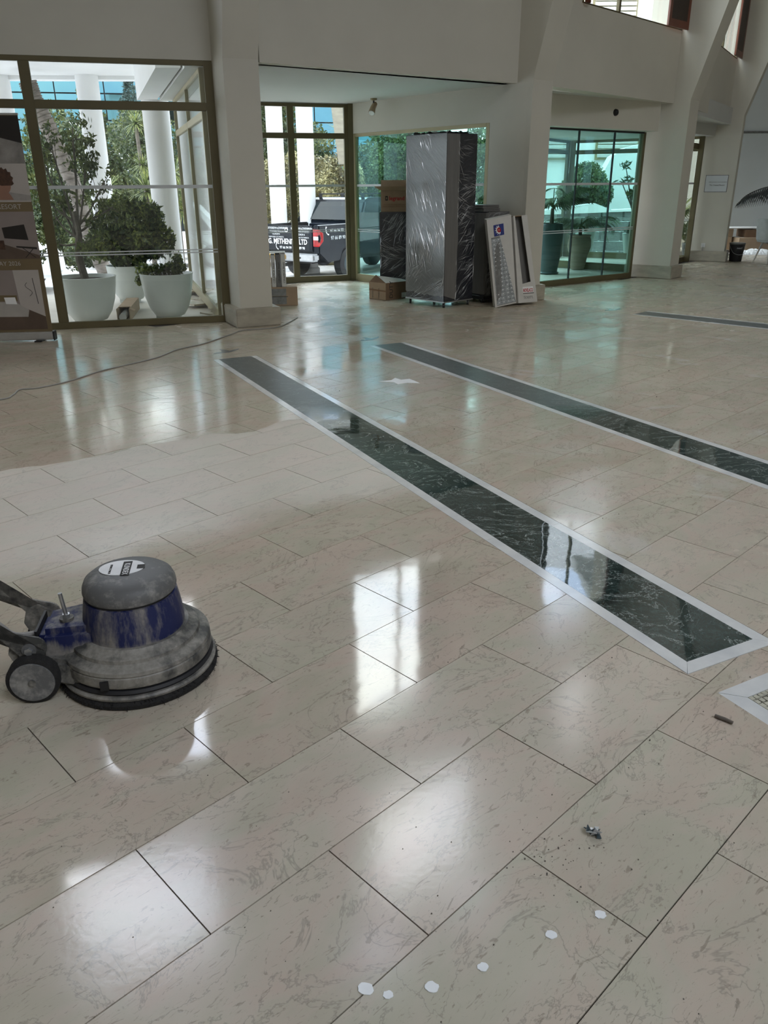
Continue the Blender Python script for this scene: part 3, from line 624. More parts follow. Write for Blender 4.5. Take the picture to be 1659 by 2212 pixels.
pts = [(6.6, -.68), (10.9, -.68), (10.9, 2.75), (8.6, 2.75), (7.7, 2.55), (7.3, 2.3), (7.1, 1.9), (7.0, 1.4), (6.6, 1.0)]
MB().extr([(x, 27.5, z) for x, z in pts], (0, .6, 0)).build('panel', 'ext', cw)
cw = thing('rubble_wall', 'low white-capped stone wall beyond the lobby', 'wall', (0, 0, 0))
for i in range(9):
    for j in range(5): MB().box(4.4+i*.62+(j % 2)*.2, 4.98+i*.62+(j % 2)*.2, 24.0+random.uniform(0, .05), 24.3, -.56+j*.27, -.31+j*.27).build('stone', 'inlay', cw, bevel=.02)
MB().extr([(4.3, 23.9, .79), (6.0, 23.9, 1.0), (6.5, 23.9, .82), (10.3, 23.9, 1.0), (10.3, 23.9, .88), (4.3, 23.9, .70)], (0, .5, 0)).build('coping', 'ext', cw)
# building and van on the street to the left, mirrored in the recess glass
hb = thing('white_house', 'white house with a roof tank on the street to the left', 'building', (0, 0, 0))
MB().box(-14.8, -12.2, 38, 42, -.68, 3.0).box(-13.9, -13.1, 39, 41, 3.0, 4.2).build('wall', 'ext', hb)
for k in range(4): MB().box(-14.6+k*.62, -14.2+k*.62, 37.95, 38, .9, 2.1).build('window', 'carglass', hb)

# ------------------------------------------------------------------ foliage
def leafcloud(centres, radii, n, size, flat=.5, shell=.55, aspect=.45, droop=0):
    c = np.array(centres, float); r = np.array(radii, float); r = r if r.ndim == 2 else np.stack([r]*3, 1)
    vol = r.prod(1)**(2/3); idx = RNG.choice(len(c), n, p=vol/vol.sum())
    d = RNG.normal(size=(n, 3)); d /= np.linalg.norm(d, axis=1)[:, None]; rad_ = shell+(1-shell)*RNG.random(n)**.7
    p = c[idx]+d*r[idx]*rad_[:, None]
    nr = d*(1-flat)+RNG.normal(size=(n, 3))*flat; nr /= np.linalg.norm(nr, axis=1)[:, None]
    a = np.cross(nr, RNG.normal(size=(n, 3))); a[:, 2] -= droop; a /= np.linalg.norm(a, axis=1)[:, None]; b = np.cross(nr, a); b /= np.linalg.norm(b, axis=1)[:, None]+1e-9
    s = (size*(.6+.8*RNG.random(n)))[:, None]
    V = np.stack([p-a*s*.5, p+b*s*aspect*.5, p+a*s*.5, p-b*s*aspect*.5], 1).reshape(-1, 3)
    return V, np.arange(4*n).reshape(-1, 4)
def tree(name, label, x, y, zb, H, blobs, n, size, mt, trunk_r=.12, group=None, cat='tree', **kw):
    t = thing(name, label, cat, (x, y, zb), 0, group)
    V, Fq = leafcloud([b[:3] for b in blobs], [b[3] if not isinstance(b[3], (int, float)) else (b[3],)*3 for b in blobs], n, size, **kw)
    npmesh('foliage', V, Fq, mt, t, 'stuff')
    MB().tube([(0, 0, 0), (.05, .03, H*.35), (0, 0, H*.7)], [trunk_r, trunk_r*.8, trunk_r*.35], 8).build('trunk', 'bark', t, smooth=True)
    return t
def blobs_cone(H, R, n, z0=.5):
    out = []
    for i in range(n):
        z = z0+(H-z0)*(i+.5)/n; r = R*(1-.85*(i/n)); a = random.uniform(0, 2*pi); out.append((r*.35*c_(a), r*.35*s_(a), z, (r*.8, r*.8, H/n*.75)))
    return out
tree('cypress_tree', 'olive green conifer left of the palm trunk behind the canopy columns', -12.3, 26.0, -.68, 6.0, blobs_cone(5.9, 1.25, 8), 16000, .15, 'leaf_tree', .14)
tree('cypress_tree', 'olive green conifer in the middle of the left window', -6.75, 20.6, -.68, 4.4, blobs_cone(4.35, .98, 8), 15000, .11, 'leaf_tree', .14)
tree('cypress_tree', 'shorter conifer behind the second round column', -7.3, 27.4, -.68, 4.4, blobs_cone(4.3, 1.15, 7), 12000, .14, 'leaf_tree', .12)
tree('pine_tree', 'dark blue green pine with upright candles', -10.5, 37.0, -.68, 7.2, blobs_cone(6.9, 1.0, 9), 8500, .19, 'leaf_blue', .12, aspect=.3)
tree('broadleaf_tree', 'grey green tree right of the yuccas', -5.9, 34.5, -.68, 4.8, [(0, 0, 2.8, 1.5), (.5, 0, 2.0, 1.2), (-.5, .2, 2.0, 1.2), (.2, 0, 4.0, 1.1)], 14000, .14, 'leaf_grey', .12)
tree('broadleaf_tree', 'full dark tree right behind the leaning palm trunk', -9.55, 26.3, -.68, 4.4, [(0, 0, 1.6, 1.3), (.2, 0, 2.8, 1.2), (-.3, 0, 3.7, .9), (.3, 0, .8, 1.2)], 14000, .13, 'leaf_tree', .12)
tree('broadleaf_tree', 'dense dark tree behind the tall thin yucca', -9.0, 33.0, -.68, 5.4, [(0, 0, 2.2, 1.6), (.1, 0, 3.8, 1.3), (0, .1, 1.0, 1.5)], 14000, .15, 'leaf_tree', .12)
tree('broadleaf_tree', 'tall feathery tree at the far left of the window', -15.4, 28.5, -.68, 7, [(0, 0, 4, 1.8), (.8, 0, 5.5, 1.3), (-.6, 0, 2.8, 1.6)], 12000, .15, 'leaf_grey', .15)
tree('broadleaf_tree', 'dark tree behind the recess columns at left', -3.9, 30.2, -.68, 6.6, [(0, 0, 3.4, .9), (.1, 0, 5.2, 1.0), (-.1, 0, 6.4, .9), (.2, 0, 4.3, .9), (0, 0, 2.4, .8)], 12000, .14, 'leaf_tree', .15)
tree('broadleaf_tree', 'lush green tree behind the green glass wall', .75, 27.6, -.68, 5, [(-.3, 0, 2.6, 1.0), (.5, 0, 3.2, 1.1), (.6, .2, 2.2, 1.0), (.1, 0, 1.6, 1.0), (-.5, .2, 3.4, .7)], 18000, .12, 'leaf_lush', .15)
tree('broadleaf_tree', 'green tree seen right of the tall wrapped cabinet', 3.7, 28.0, -.68, 5, [(0, 0, 2.6, 1.1), (.3, 0, 1.7, 1.0), (-.3, 0, 3.4, .8)], 10000, .14, 'leaf_lush', .15)
tree('round_tree', 'round green tree seen through the sliding doors', 6.2, 26.0, -.68, 3.0, [(0, 0, 2.2, .62), (.35, 0, 1.9, .5), (-.4, 0, 1.9, .5), (0, 0, 1.5, .6)], 14000, .10, 'leaf_lush', .10)
for k, (x_, y_, h_) in enumerate(((-23.5, 47, 5.4), (-19.6, 48, 4.6), (-15.2, 50.5, 5.8), (-8.0, 50, 5.0), (-4.2, 50, 5.6), (-.4, 49, 4.4))):
    tree('broadleaf_tree', ['leftmost', 'second', 'third', 'fourth', 'fifth', 'rightmost'][k]+' tree of the dark row in front of the glass office building', x_, y_, -.68, h_, [(0, 0, h_*.45, 1.75), (.1, 0, h_*.75, 1.4), (-.1, 0, h_*.25, 1.6)], 5000, .30, 'leaf_tree', .2, 'row of trees at the office building')
# hedge with cream tips behind the pickup
t = thing('hedge', 'tall hedge with cream coloured tips behind the pickup', 'hedge', (0, 0, 0))
V, Fq = leafcloud([(x, 27.0+random.uniform(-.2, .2), 1.0+random.uniform(-.1, .35)) for x in np.linspace(-3.9, -.9, 9)], [(.45, .5, 1.35)]*9, 20000, .10, shell=.8); npmesh('foliage', V, Fq, 'leaf_hedge', t, 'stuff')
for x in np.linspace(-3.9, -1.0, 5): MB().tube([(x, 27.0, -.68), (x+.05, 27.0, .6)], .04, 6).build('stem', 'bark', t)
t = thing('hedge', 'low dark hedge behind the porch plants', 'hedge', (0, 0, 0))
V, Fq = leafcloud([(x, 22+random.uniform(-.3, .3), .2+random.uniform(-.2, .4)) for x in np.linspace(-11, -8.2, 9)], [(.45, .5, .95)]*9, 12000, .12, shell=.7); npmesh('foliage', V, Fq, 'leaf_tree', t, 'stuff')
for x in np.linspace(-10.8, -8.8, 4): MB().tube([(x, 22, -.68), (x+.05, 22, .3)], .04, 6).build('stem', 'bark', t)
# leaning palm trunk
t = thing('palm_trunk', 'thick ringed palm trunk leaning left across the window', 'palm', (0, 0, 0))
pp = [(-5.1, 15.75, -.6), (-5.42, 15.6, .6), (-5.62, 15.52, 1.7), (-5.84, 15.45, 2.45), (-6.0, 15.4, 2.9), (-6.06, 15.38, 3.1)]
def cr(pts, n):
    P = [Vector(p) for p in pts]; P = [2*P[0]-P[1]]+P+[2*P[-1]-P[-2]]; out = []
    for i in range(1, len(P)-2):
        for k in range(n):
            s = k/n; a, b, c, d = P[i-1:i+3]; out.append(.5*((2*b)+(-a+c)*s+(2*a-5*b+4*c-d)*s*s+(-a+3*b-3*c+d)*s**3))
    return out+[P[-2]]
pp = pp[:-1]+[(-6.06, 15.38, 3.18)]; path = cr(pp, 14); MB().tube(path, [.135+.010*(i % 2)+(.05 if i < 8 else 0)*0 for i in range(len(path))], 16).build('trunk', 'palm_bark', t, smooth=True)
for i in range(3, len(path)-1, 2): MB().tube([path[i], path[i]+(path[i+1]-path[i]).normalized()*.018], .152, 16).build('ring', 'bark', t, smooth=True)
def blades(n, Lb, wd, droop=.3, up=.1, seg=3, cen=(0, 0, 0), full=False):
    V = []; Fq = []; cen = np.array(cen)
    for i in range(n):
        az = RNG.uniform(0, 2*pi); el = RNG.uniform(-.7 if full else -.2, 1.35); l = Lb*RNG.uniform(.7, 1.1); d = np.array([c_(az)*c_(el), s_(az)*c_(el), s_(el)]); sd = np.cross(d, [0, 0, 1]); sd /= np.linalg.norm(sd)+1e-6
        o = len(V)
        for k in range(seg+1):
            s = k/seg; p = cen+d*l*s-np.array([0, 0, 1])*droop*l*s*s*(1-abs(el)/2); w = wd*(1-s)**.6*(.5 if k == 0 else 1)
            V += [p-sd*w/2, p+sd*w/2]
        Fq += [(o+2*k, o+2*k+1, o+2*k+3, o+2*k+2) for k in range(seg)]
    return V, Fq
def yucca(label, x, y, heads, trunk_pts, hz=.35, n=110, wd=.03, mt='leaf_yuc'):
    t = thing('yucca', label, 'yucca', (x, y, -.68))
    MB().tube(trunk_pts, [.06]+[.04]*(len(trunk_pts)-1), 8).build('trunk', 'bark', t, smooth=True)
    for (hx, hy, hz_, sz) in heads:
        V, Fq = blades(n, sz, wd, .35, cen=(hx, hy, hz_), full=True); npmesh('leaf_head', V, Fq, mt, t, 'stuff')
yucca('tall thin yucca with a single head high in the window', -5.3, 19.0, [(0, 0, 3.45, .36), (.05, 0, 2.62, .36)], [(.05, 0, 0), (.1, 0, 1.5), (.02, 0, 2.6), (0, 0, 3.4)])
yucca('big spiky yucca between the round columns', -4.72, 17.2, [(0, 0, 2.1, .60), (-.1, 0, 1.5, .5), (.1, .1, 1.1, .5)], [(0, 0, 0), (0, 0, 1.2), (0, 0, 2.0)], n=170)
yucca('pale yellow yucca left of the big one', -6.0, 18.8, [(0, 0, 2.15, .55), (.1, 0, 1.5, .5)], [(0, 0, 0), (0, 0, 2.1)], n=120)
yucca('yellow green yucca beside the third round column', -4.55, 18.9, [(0, 0, 2.45, .6), (.1, 0, 1.7, .6)], [(0, 0, 0), (0, 0, 2.3)], n=140)
yucca('yucca just right of the cream pillar in the recess window', -3.6, 23.5, [(0, 0, 2.1, .62), (0, 0, 1.2, .6)], [(0, 0, 0), (0, 0, 2.0)], n=150, wd=.04)
yucca('yucca high above the hedge at the right of the recess window', -1.45, 30.5, [(0, 0, 3.9, .8), (.2, 0, 3.0, .7)], [(0, 0, 0), (0, 0, 3.6)], n=150, wd=.04)
# pots and plants
def bowl(t, R, H, mt='pot', feet=True, z0=0):
    prof = [(R*.42, .035), (R*.56, .05), (R*.74, H*.25), (R*.88, H*.5), (R*.97, H*.8), (R, H-.02), (R*1.02, H), (R*.95, H), (R*.93, H-.05)]
    MB().lathe(prof, seg=40).build('bowl', mt, t, smooth=True)
    MB().lathe([(R*.92, H-.06), (R*.92, H-.045)], seg=32).build('soil', 'soil', t)
    if feet:
        for k in range(3): a = 2*pi*k/3-.6; MB().box(-.05, .05, -.03, .03, 0, .05).build('foot', mt, t).location = (R*.38*c_(a), R*.38*s_(a), 0)
pzb = -.06
t = thing('potted_ficus', 'sparse leggy ficus in a wide white bowl pot behind the left window', 'plant', (-3.62, 10.02, pzb)); bowl(t, .355, .56)
MB().tube(cr([(0, 0, .5), (-.04, 0, .8), (.0, 0, 1.05), (-.02, 0, 1.3)], 4), [.05]*4+[.045]*4+[.035]*4+[.03], 8).build('trunk', 'bark', t, smooth=True)
bl = []; brs = MB()
ends = [(-.36, .1, 1.95), (-.2, .05, 2.05), (.12, -.05, 2.2), (.05, .1, 1.9), (.38, 0, 1.62), (-.42, 0, 1.55), (-.3, .1, 1.25), (.25, .05, 1.3), (.15, -.1, 1.0), (-.38, 0, .98), (-.12, .1, 1.55), (.18, 0, 1.75), (.42, .1, 1.35)]
for e in ends:
    b0 = Vector((-.02, 0, random.uniform(.85, 1.25))); m1 = (b0+Vector(e))/2+Vector((0, 0, -.04)); brs.tube(cr([b0, m1, e], 3), [.014]*3+[.010]*3+[.006], 5)
    for q in range(7):
        tw = Vector(e)+Vector((random.uniform(-.16, .16), random.uniform(-.12, .12), random.uniform(-.2, .16))); brs.tube([m1.lerp(Vector(e), random.uniform(.3, 1)), tw], [.005, .002], 4); bl.append((*tw, .085))
brs.build('branches', 'bark', t)
V, Fq = leafcloud([b[:3] for b in bl], [(b[3],)*3 for b in bl], 2300, .062, flat=.9, shell=.2, aspect=.42, droop=.9); npmesh('foliage', V, Fq, 'leaf_fic', t, 'stuff')
t = thing('potted_schefflera', 'dense round schefflera in a white pot behind the other two pots', 'plant', (-3.68, 11.95, pzb)); bowl(t, .30, .52)
MB().tube([(0, 0, .45), (0, 0, .9)], .03, 8).build('trunk', 'bark', t)
V, Fq = leafcloud([(-.15, -.1, .95), (.25, -.1, .9), (0, -.05, 1.2), (.3, 0, 1.15), (-.25, 0, .8), (.05, -.1, .72), (.42, 0, .85)], [(.3, .28, .26)]*7, 4200, .125, flat=.65, shell=.45, aspect=.42, droop=.3); npmesh('foliage', V, Fq, 'leaf_dark', t, 'stuff')
t = thing('potted_plant', 'low leafy plant in a white bowl pot beside the glazed recess', 'plant', (-2.72, 10.36, pzb)); bowl(t, .325, .56)
V, Fq = leafcloud([(-.12, 0, .6), (.12, 0, .62), (.16, 0, .72), (-.3, 0, .6), (-.33, -.05, .48)], [(.14, .14, .08), (.14, .12, .09), (.07, .07, .10), (.09, .09, .1), (.06, .06, .08)], 620, .06, flat=.7, shell=.3, aspect=.6); npmesh('foliage', V, Fq, 'leaf_dark', t, 'stuff')
mb = MB()
for k in range(9): a = k*.7; mb.tube([(.15*c_(a)*.5, .1*s_(a)*.5, .5), (.2*c_(a), .12*s_(a), .72+.02*k % .1)], [.004, .002], 4)
mb.build('stems', 'bark', t)
bx = thing('long_carton', 'long open cardboard carton with foil tube lying between the porch pots', 'box', (-3.30, 10.40, pzb), rad(10)); MB().box(-.08, .08, -.25, .85, 0.0, .012).box(-.08, -.072, -.25, .85, .012, .15).box(.072, .08, -.25, .85, .012, .15).box(-.072, .072, -.05, .85, .142, .15).box(-.072, .072, .84, .85, .012, .142).build('carton_body', 'card', bx)
MB().tube([(0, -.33, .06), (0, .3, .06)], .045, 14).build('foil_tube', 'alu', bx, smooth=True)
MB().hexa([(.081, -.25, .145), (.081, -.12, .145), (.14, -.12, .115), (.14, -.25, .115)], [(.081, -.25, .150), (.081, -.12, .150), (.14, -.12, .120), (.14, -.25, .120)]).build('flap', 'card', bx)
# stacked grey slatted loungers and pale car on the street at left
t = thing('lounger_stack', 'stack of dark grey slatted loungers outside behind the banner edge', 'lounger', (-7.1, 14.6, -.68), rad(12))
for k in range(6):
    MB().hexa([(-.9+k*.28, -.3, .0), (-.82+k*.28, -.3, .0), (-.82+k*.28, .4, .0), (-.9+k*.28, .4, .0)], [(-.55+k*.28, -.3, .95), (-.47+k*.28, -.3, .95), (-.47+k*.28, .4, .95), (-.55+k*.28, .4, .95)]).build('slat', 'pot_d', t)
MB().box(-1.0, 1.2, -.35, -.30, .0, .06).box(-1.0, 1.2, .40, .45, .0, .06).build('rail', 'steel', t)
def simple_car(name, label, loc, rz, L_=4.3, Wd=1.75, Hh=1.5, mt='ext'):
    t = thing(name, label, 'car', loc, rz)
    prof = [(-L_/2, .35), (-L_/2+.05, .8), (-L_/2+.9, .95), (-L_/2+1.6, Hh-.05), (L_/2-1.2, Hh), (L_/2-.5, 1.0), (L_/2-.05, .9), (L_/2, .35)]
    MB().extr([(x, -Wd/2, z) for x, z in prof], (0, Wd, 0)).build('car_body', mt, t, bevel=.08, smooth=True)
    gl = [(-L_/2+1.0, 1.0), (-L_/2+1.62, Hh-.12), (L_/2-1.25, Hh-.10), (L_/2-.75, 1.02)]
    for sg in (-1, 1): MB().extr([(x, sg*(Wd/2+.004), z) for x, z in gl], (0, -sg*.02, 0)).build('side_window', 'carglass', t)
    MB().extr([(-L_/2+.93, -Wd/2+.12, 1.0), (-L_/2+.93, Wd/2-.12, 1.0), (-L_/2+1.55, Wd/2-.2, Hh-.09), (-L_/2+1.55, -Wd/2+.2, Hh-.09)], (-.03, 0, .02)).build('windscreen', 'carglass', t)
    for x in (-L_/2+.8, L_/2-.8):
        for sg in (-1, 1):
            w = MB().tube([(x, sg*(Wd/2-.18), .32), (x, sg*(Wd/2+.01), .32)], .32, 20).build('wheel', 'rubber', t, smooth=True); MB().tube([(x, sg*(Wd/2+.0), .32), (x, sg*(Wd/2+.02), .32)], .2, 16).build('hubcap', 'alu', w, smooth=True)
    return t
simple_car('parked_car', 'pale grey parked car outside behind the ficus pot', (-9.4, 18.3, -.68), rad(12))
simple_car('parked_van', 'white van on the street reflected in the side glass', (-6.4, 24.6, -.68), rad(8), 4.4, 1.8, 1.75)
simple_car('yellow_car', 'yellow car mostly hidden behind the black pickup', (-2.35, 25.1, -.68), rad(5), 2.7, 1.3, 1.72, 'yellow')

# ------------------------------------------------------------------ black pickup
T = thing('pickup_truck', 'black double cab pickup with white lettering parked outside the recess window', 'truck', (0, 0, 0))
hd = rad(90-35); hv = Vector((c_(hd), s_(hd), 0)); lv = Vector((-hv.y, hv.x, 0)); RR = Vector((-1.50, 19.95, -.57)); TO = RR+lv*.92
T.location = TO; T.rotation_euler = (0, 0, hd)
# local: x forward, y left, z up
def tb(nm, mt_, x0, x1, y0, y1, z0, z1, bev=.02, par=None): return MB().box(x0, x1, y0, y1, z0, z1).build(nm, mt_, par or T, bevel=bev, smooth=bev > 0)
tb('tailgate', 'truck', -.02, .05, -.73, .73, .60, 1.19, .02)
for sg in (-1, 1):
    sd = MB().extr([(x, sg*.92, z) for x, z in [(0, .55), (0, 1.20), (1.6, 1.20), (1.6, .40), (1.6, .42), (1.52, .62), (1.22, .72), (.92, .62), (.80, .36), (.30, .34)]], (0, -sg*.19, 0)).build('bed_side', 'truck', T, bevel=.02, smooth=True)
    MB().extr([(-.03, sg*.75, .72), (-.03, sg*.75, 1.12), (-.03, sg*.93, 1.12), (.12, sg*.935, 1.02), (.12, sg*.935, .84), (-.03, sg*.93, .72)], (.02, 0, 0)).build('tail_light', 'tail_red', T, bevel=.01)
    MB().box(-.04, -.025, sg*.84-.07, sg*.84+.07, .87, .95).build('reversing_lens', 'white_pl', T)
tb('bed_floor', 'black', .05, 1.6, -.74, .74, .55, .62, 0); tb('bed_rail', 'steel', .0, 1.6, -.93, -.88, 1.195, 1.21, 0)
cab = [(1.6, .42), (1.6, 1.20), (1.72, 1.30), (1.9, 1.72), (2.1, 1.79), (3.1, 1.79), (3.35, 1.72), (4.0, 1.22), (4.95, 1.10), (5.15, .95), (5.2, .5), (4.85, .42), (4.78, .60), (4.5, .78), (4.2, .60), (4.1, .42)]
MB().extr([(x, -.90, z) for x, z in cab], (0, 1.8, 0)).build('cab', 'truck', T, bevel=.05, smooth=True)
MB().extr([(1.655, -.70, 1.25), (1.655, .70, 1.25), (1.84, .60, 1.68), (1.84, -.60, 1.68)], (-.03, 0, .015)).build('rear_window', 'carglass', T)
for sg in (-1, 1):
    for w_ in ([(1.82, 1.27), (1.98, 1.66), (2.55, 1.68), (2.55, 1.27)], [(2.65, 1.27), (2.65, 1.68), (3.2, 1.66), (3.75, 1.27)]):
        MB().extr([(x, sg*.903, z) for x, z in w_], (0, -sg*.02, 0)).build('side_window', 'carglass', T)
    MB().box(3.55, 3.75, sg*.90, sg*1.08, 1.2, 1.42).build('door_mirror', 'truck', T, bevel=.03)
MB().extr([(3.42, -.66, 1.70), (3.42, .66, 1.70), (4.0, .74, 1.25), (4.0, -.74, 1.25)], (.02, 0, .03)).build('windscreen', 'carglass', T)
for x in (2.05, 3.0): MB().box(x, x+.07, -.72, .72, 1.86, 1.89).box(x, x+.07, -.72, -.66, 1.78, 1.86).box(x, x+.07, .66, .72, 1.78, 1.86).build('roof_bar', 'black', T)
tb('rear_bumper', 'steel', -.22, .02, -.90, .90, .38, .56, .04); tb('bumper_step', 'alu', -.235, -.2, -.88, -.35, .41, .54, .01); tb('bumper_step', 'alu', -.235, -.2, .35, .88, .41, .54, .01)
for y in (-.5, .5): MB().tube([(-.236, y, .47), (-.243, y, .47)], .022, 12).build('sensor', 'black', T)
pt = tb('number_plate', 'plate', -.245, -.232, -.10+.08, .42+.08, .42, .53, 0)
tb('tow_bar', 'black', -.3, .6, -.05, .05, .25, .33, .01); tb('chassis', 'black', .2, 4.6, -.5, .5, .30, .45, 0); tb('mud_flap', 'rubber', 1.55, 1.58, -.9, -.6, .12, .5, 0)
for x in (1.2, 4.5):
    for sg in (-1, 1):
        w = MB().tube([(x, sg*.66, .26), (x, sg*.68, .26), (x, sg*.88, .26), (x, sg*.90, .26)], [.34, .365, .365, .33], 28).build('wheel', 'rubber', T, smooth=True)
        MB().lathe([(.22, 0), (.23, .02), (.2, .03), (.06, .015), (.05, .03)], seg=20).build('rim', 'pot_d', w, smooth=True).matrix_local = Matrix.Translation((x, sg*.885, .26)) @ Matrix.Rotation(-sg*pi/2, 4, 'X')
        MB().box(-.2, .2, -.1, .1, 0, .01)
# lettering on the tailgate (seen from behind: text runs from +y to -y)
te = dict(ex=(0, -1, 0), ey=(0, 0, 1), parent=T)
text('G. METHENITIS LTD', .17, (-.021, .70, .76), mt='white_ink', bold=.004, sx=.84, **te)
text('97 66 94 99  97 66 89 90', .085, (-.021, .33, .645), mt='white_ink', bold=.001, sx=.93, **te)
text('ΚΑΤΑΣΚΕΥΗ & ΣΥΝΤΗΡΗΣΗ', .062, (-.021, .71, 1.10), mt='white_ink', bold=.001, sx=.80, **te); text('ΜΗΧΑΝΩΝ ΠΡΑΣΙΝΟΥ', .055, (-.021, .64, 1.03), mt='white_ink', sx=.85, **te); text('ΠΙΣΙΝΩΝ &', .055, (-.021, .56, .965), mt='white_ink', sx=.9, **te); text('ΥΔΡΑΥΛΙΚΑ ΣΥΣΤΗΜΑΤΑ', .045, (-.021, .68, .90), mt='white_ink', sx=.9, **te)
text('ΚΑΤΑΣΚΕΥΗ & ΣΥΝΤΗΡΗΣΗ', .062, (-.021, -.06, 1.10), mt='white_ink', bold=.001, sx=.80, **te); text('ΜΗΧΑΝΩΝ ΠΡΑΣΙΝΟΥ', .055, (-.021, -.14, 1.03), mt='white_ink', sx=.85, **te); text('ΠΙΣΙΝΩΝ &', .055, (-.021, -.24, .965), mt='white_ink', sx=.9, **te); text('ΥΔΡΑΥΛΙΚΑ ΣΥΣΤΗΜΑΤΑ', .045, (-.021, -.12, .90), mt='white_ink', sx=.9, **te)
mb = MB(); mb.tube([(-.021, .09, 1.08), (-.028, .09, 1.08)], .052, 20); mb.build('emblem', 'white_ink', T)
MB().tube([(-.027, .09, 1.08), (-.031, .09, 1.08)], .03, 16).build('emblem_centre', 'truck', T)
text('KYR 407', .105, (-.246, .47, .437), mt='ink', sx=.95, **te)
ts = dict(ex=(1, 0, 0), ey=(0, 0, 1), parent=T)
text('97 66 94 99', .11, (.42, -.921, 1.03), mt='stripe', bold=.001, **ts); text('97 66 89 90', .12, (.44, -.921, .86), mt='stripe', bold=.001, **ts)
def phone(o, ex, ey, s):
    o = Vector(o); ex = Vector(ex); ey = Vector(ey); n = ex.cross(ey)
    MB().tube([o+n*.004+ex*a*s+ey*b*s for a, b in ((0, 1), (-.12, .75), (-.05, .35), (.2, .08), (.45, 0))], [.014*s*8, .008*s*8, .008*s*8, .008*s*8, .014*s*8], 8).build('handset_symbol', 'white_ink', T)
phone((-.021, .43, .625), (0, -1, 0), (0, 0, 1), .13); phone((.27, -.921, .98), (1, 0, 0), (0, 0, 1), .18)

# ------------------------------------------------------------------ wrapped cabinets
def creases(base, ex, ez, n, w, h, cnt, ang, Lr=(.12, .4), wr=(.0012, .004), spread=.25, fan=None):
    mb = MB(); base = Vector(base); ex = Vector(ex).normalized(); ez = Vector(ez); n = Vector(n).normalized()
    cl = [(random.uniform(.0, w), random.uniform(.0, h), random.gauss(0, spread*1.3)) for _ in range(max(6, cnt//16))]
    for i in range(cnt):
        q0 = cl[i % len(cl)]; u, v = min(w-.01, max(.01, q0[0]+random.gauss(0, .09))), min(h-.01, max(.01, q0[1]+random.gauss(0, .07)))
        a = (ang(u/w, v/h) if callable(ang) else ang)+q0[2]+random.gauss(0, spread*.3); l = random.uniform(*Lr)*random.uniform(.5, 1.1); t = random.uniform(*wr)*.75
        du, dv = c_(a)*l/2, s_(a)*l/2
        du = min(du, max(.0, min(u, w-u))) if du > 0 else -min(-du, max(.0, min(u, w-u))); dv = min(dv, min(v, h-v)) if dv > 0 else -min(-dv, min(v, h-v))
        d = Vector((du, dv)); 
        if d.length < .01: continue
        pn = Vector((-d.y, d.x)).normalized()*t
        P = lambda uu, vv, nn: base+ex*uu+ez*vv+n*nn
        bend = random.uniform(-.004, .004); m_ = Vector((u, v))+pn.normalized()*bend
        A = P(u-du, v-dv, .002); B = P(u+du, v+dv, .002); mb.add([A, P(m_.x+pn.x, m_.y+pn.y, .002), B, P(m_.x-pn.x, m_.y-pn.y, .002), P(m_.x, m_.y, .002+t*1.4)], [(0, 3, 4), (3, 2, 4), (2, 1, 4), (1, 0, 4), (0, 1, 2, 3)])
    return mb
def face_poly(mb, base, ex, pts, n, th=.006):
    base = Vector(base); ex = Vector(ex).normalized(); n = Vector(n).normalized(); mb.extr([base+ex*u+Vector((0, 0, v)) for u, v in pts], n*th); return mb
def caster(par, x, y):
    w = MB().tube([(x-.013, y, .034), (x+.013, y, .034)], .033, 16).build('caster', 'rubber', par, smooth=True); MB().box(x-.018, x+.018, y-.006, y+.03, .034, .085).build('caster_fork', 'steel', w)
# tall cabinet: K front corner, left face dir dl, right face dir dr
dl = Vector((-.655, .755, 0)).normalized(); drr = Vector((dl.y, -dl.x, 0)); K = Vector((.80, 10.64, 0)); WL, WR = .73, .545
t = thing('wrapped_cabinet', 'tall cabinet on casters wrapped in grey foam and clear film', 'cabinet', (0, 0, 0))
z0, z1 = .085, 2.09; q = [K, K+drr*WR, K+drr*WR+dl*WL, K+dl*WL]
MB().prism([(p.x, p.y) for p in q], z0, z1).build('body', 'film_black', t, bevel=.006)
nl, nr = -drr, -dl
jag = [(i/14*WL, .15+random.uniform(-.012, .03)) for i in range(15)]
mb = MB(); face_poly(mb, K, dl, [(0, z1-.01)]+[(0, .16)]+[(u, v) for u, v in jag[1:-1]]+[(WL, .17), (WL, z1-.01)], nl); mb.build('foam_sheet', 'film_grey', t)
jr = [(.22+random.uniform(-.006, .012), .2+i*.13) for i in range(14)]
mb = MB(); face_poly(mb, K, drr, [(0, .16), (.205, .10)]+jr+[(.22, z1-.01), (0, z1-.01)], nr); mb.build('foam_sheet', 'foam', t)
def fanang(u, v): return -.85+.35*math.sin(v*7) if v > .45 else (.55 if (v < .25) else 1.5)
creases(K+Vector((0, 0, z0))+nl*.007, dl, (0, 0, 1), nl, WL, z1-z0, 440, lambda u, v: math.pi-( -.95 if v > .42 else .5 if v < .22 else 1.5), (.08, .42), (.0008, .003), .16).build('film_creases', 'crease', t, kind='stuff')
creases(K+Vector((0, 0, z0))+nr*.004+drr*.20, drr, (0, 0, 1), nr, WR-.2, z1-z0, 300, lambda u, v: .35 if v < .5 else (.6 if v > .8 else -.1), (.08, .3), (.0008, .0035), .35).build('film_creases', 'crease', t, kind='stuff')
mb = MB(); cc = K+drr*WR/2+dl*WL/2
MB().prism([(p.x+(p.x-cc.x)*.02, p.y+(p.y-cc.y)*.02) for p in q], .068, .084).build('base_frame', 'steel', t)
for a, b in ((.08, .06), (.92, .06), (.92, .94), (.08, .94)): p = K+drr*WR*a+dl*WL*b; caster(t, p.x, p.y)
mb = MB(); gx = 14
vs = []; fs = []
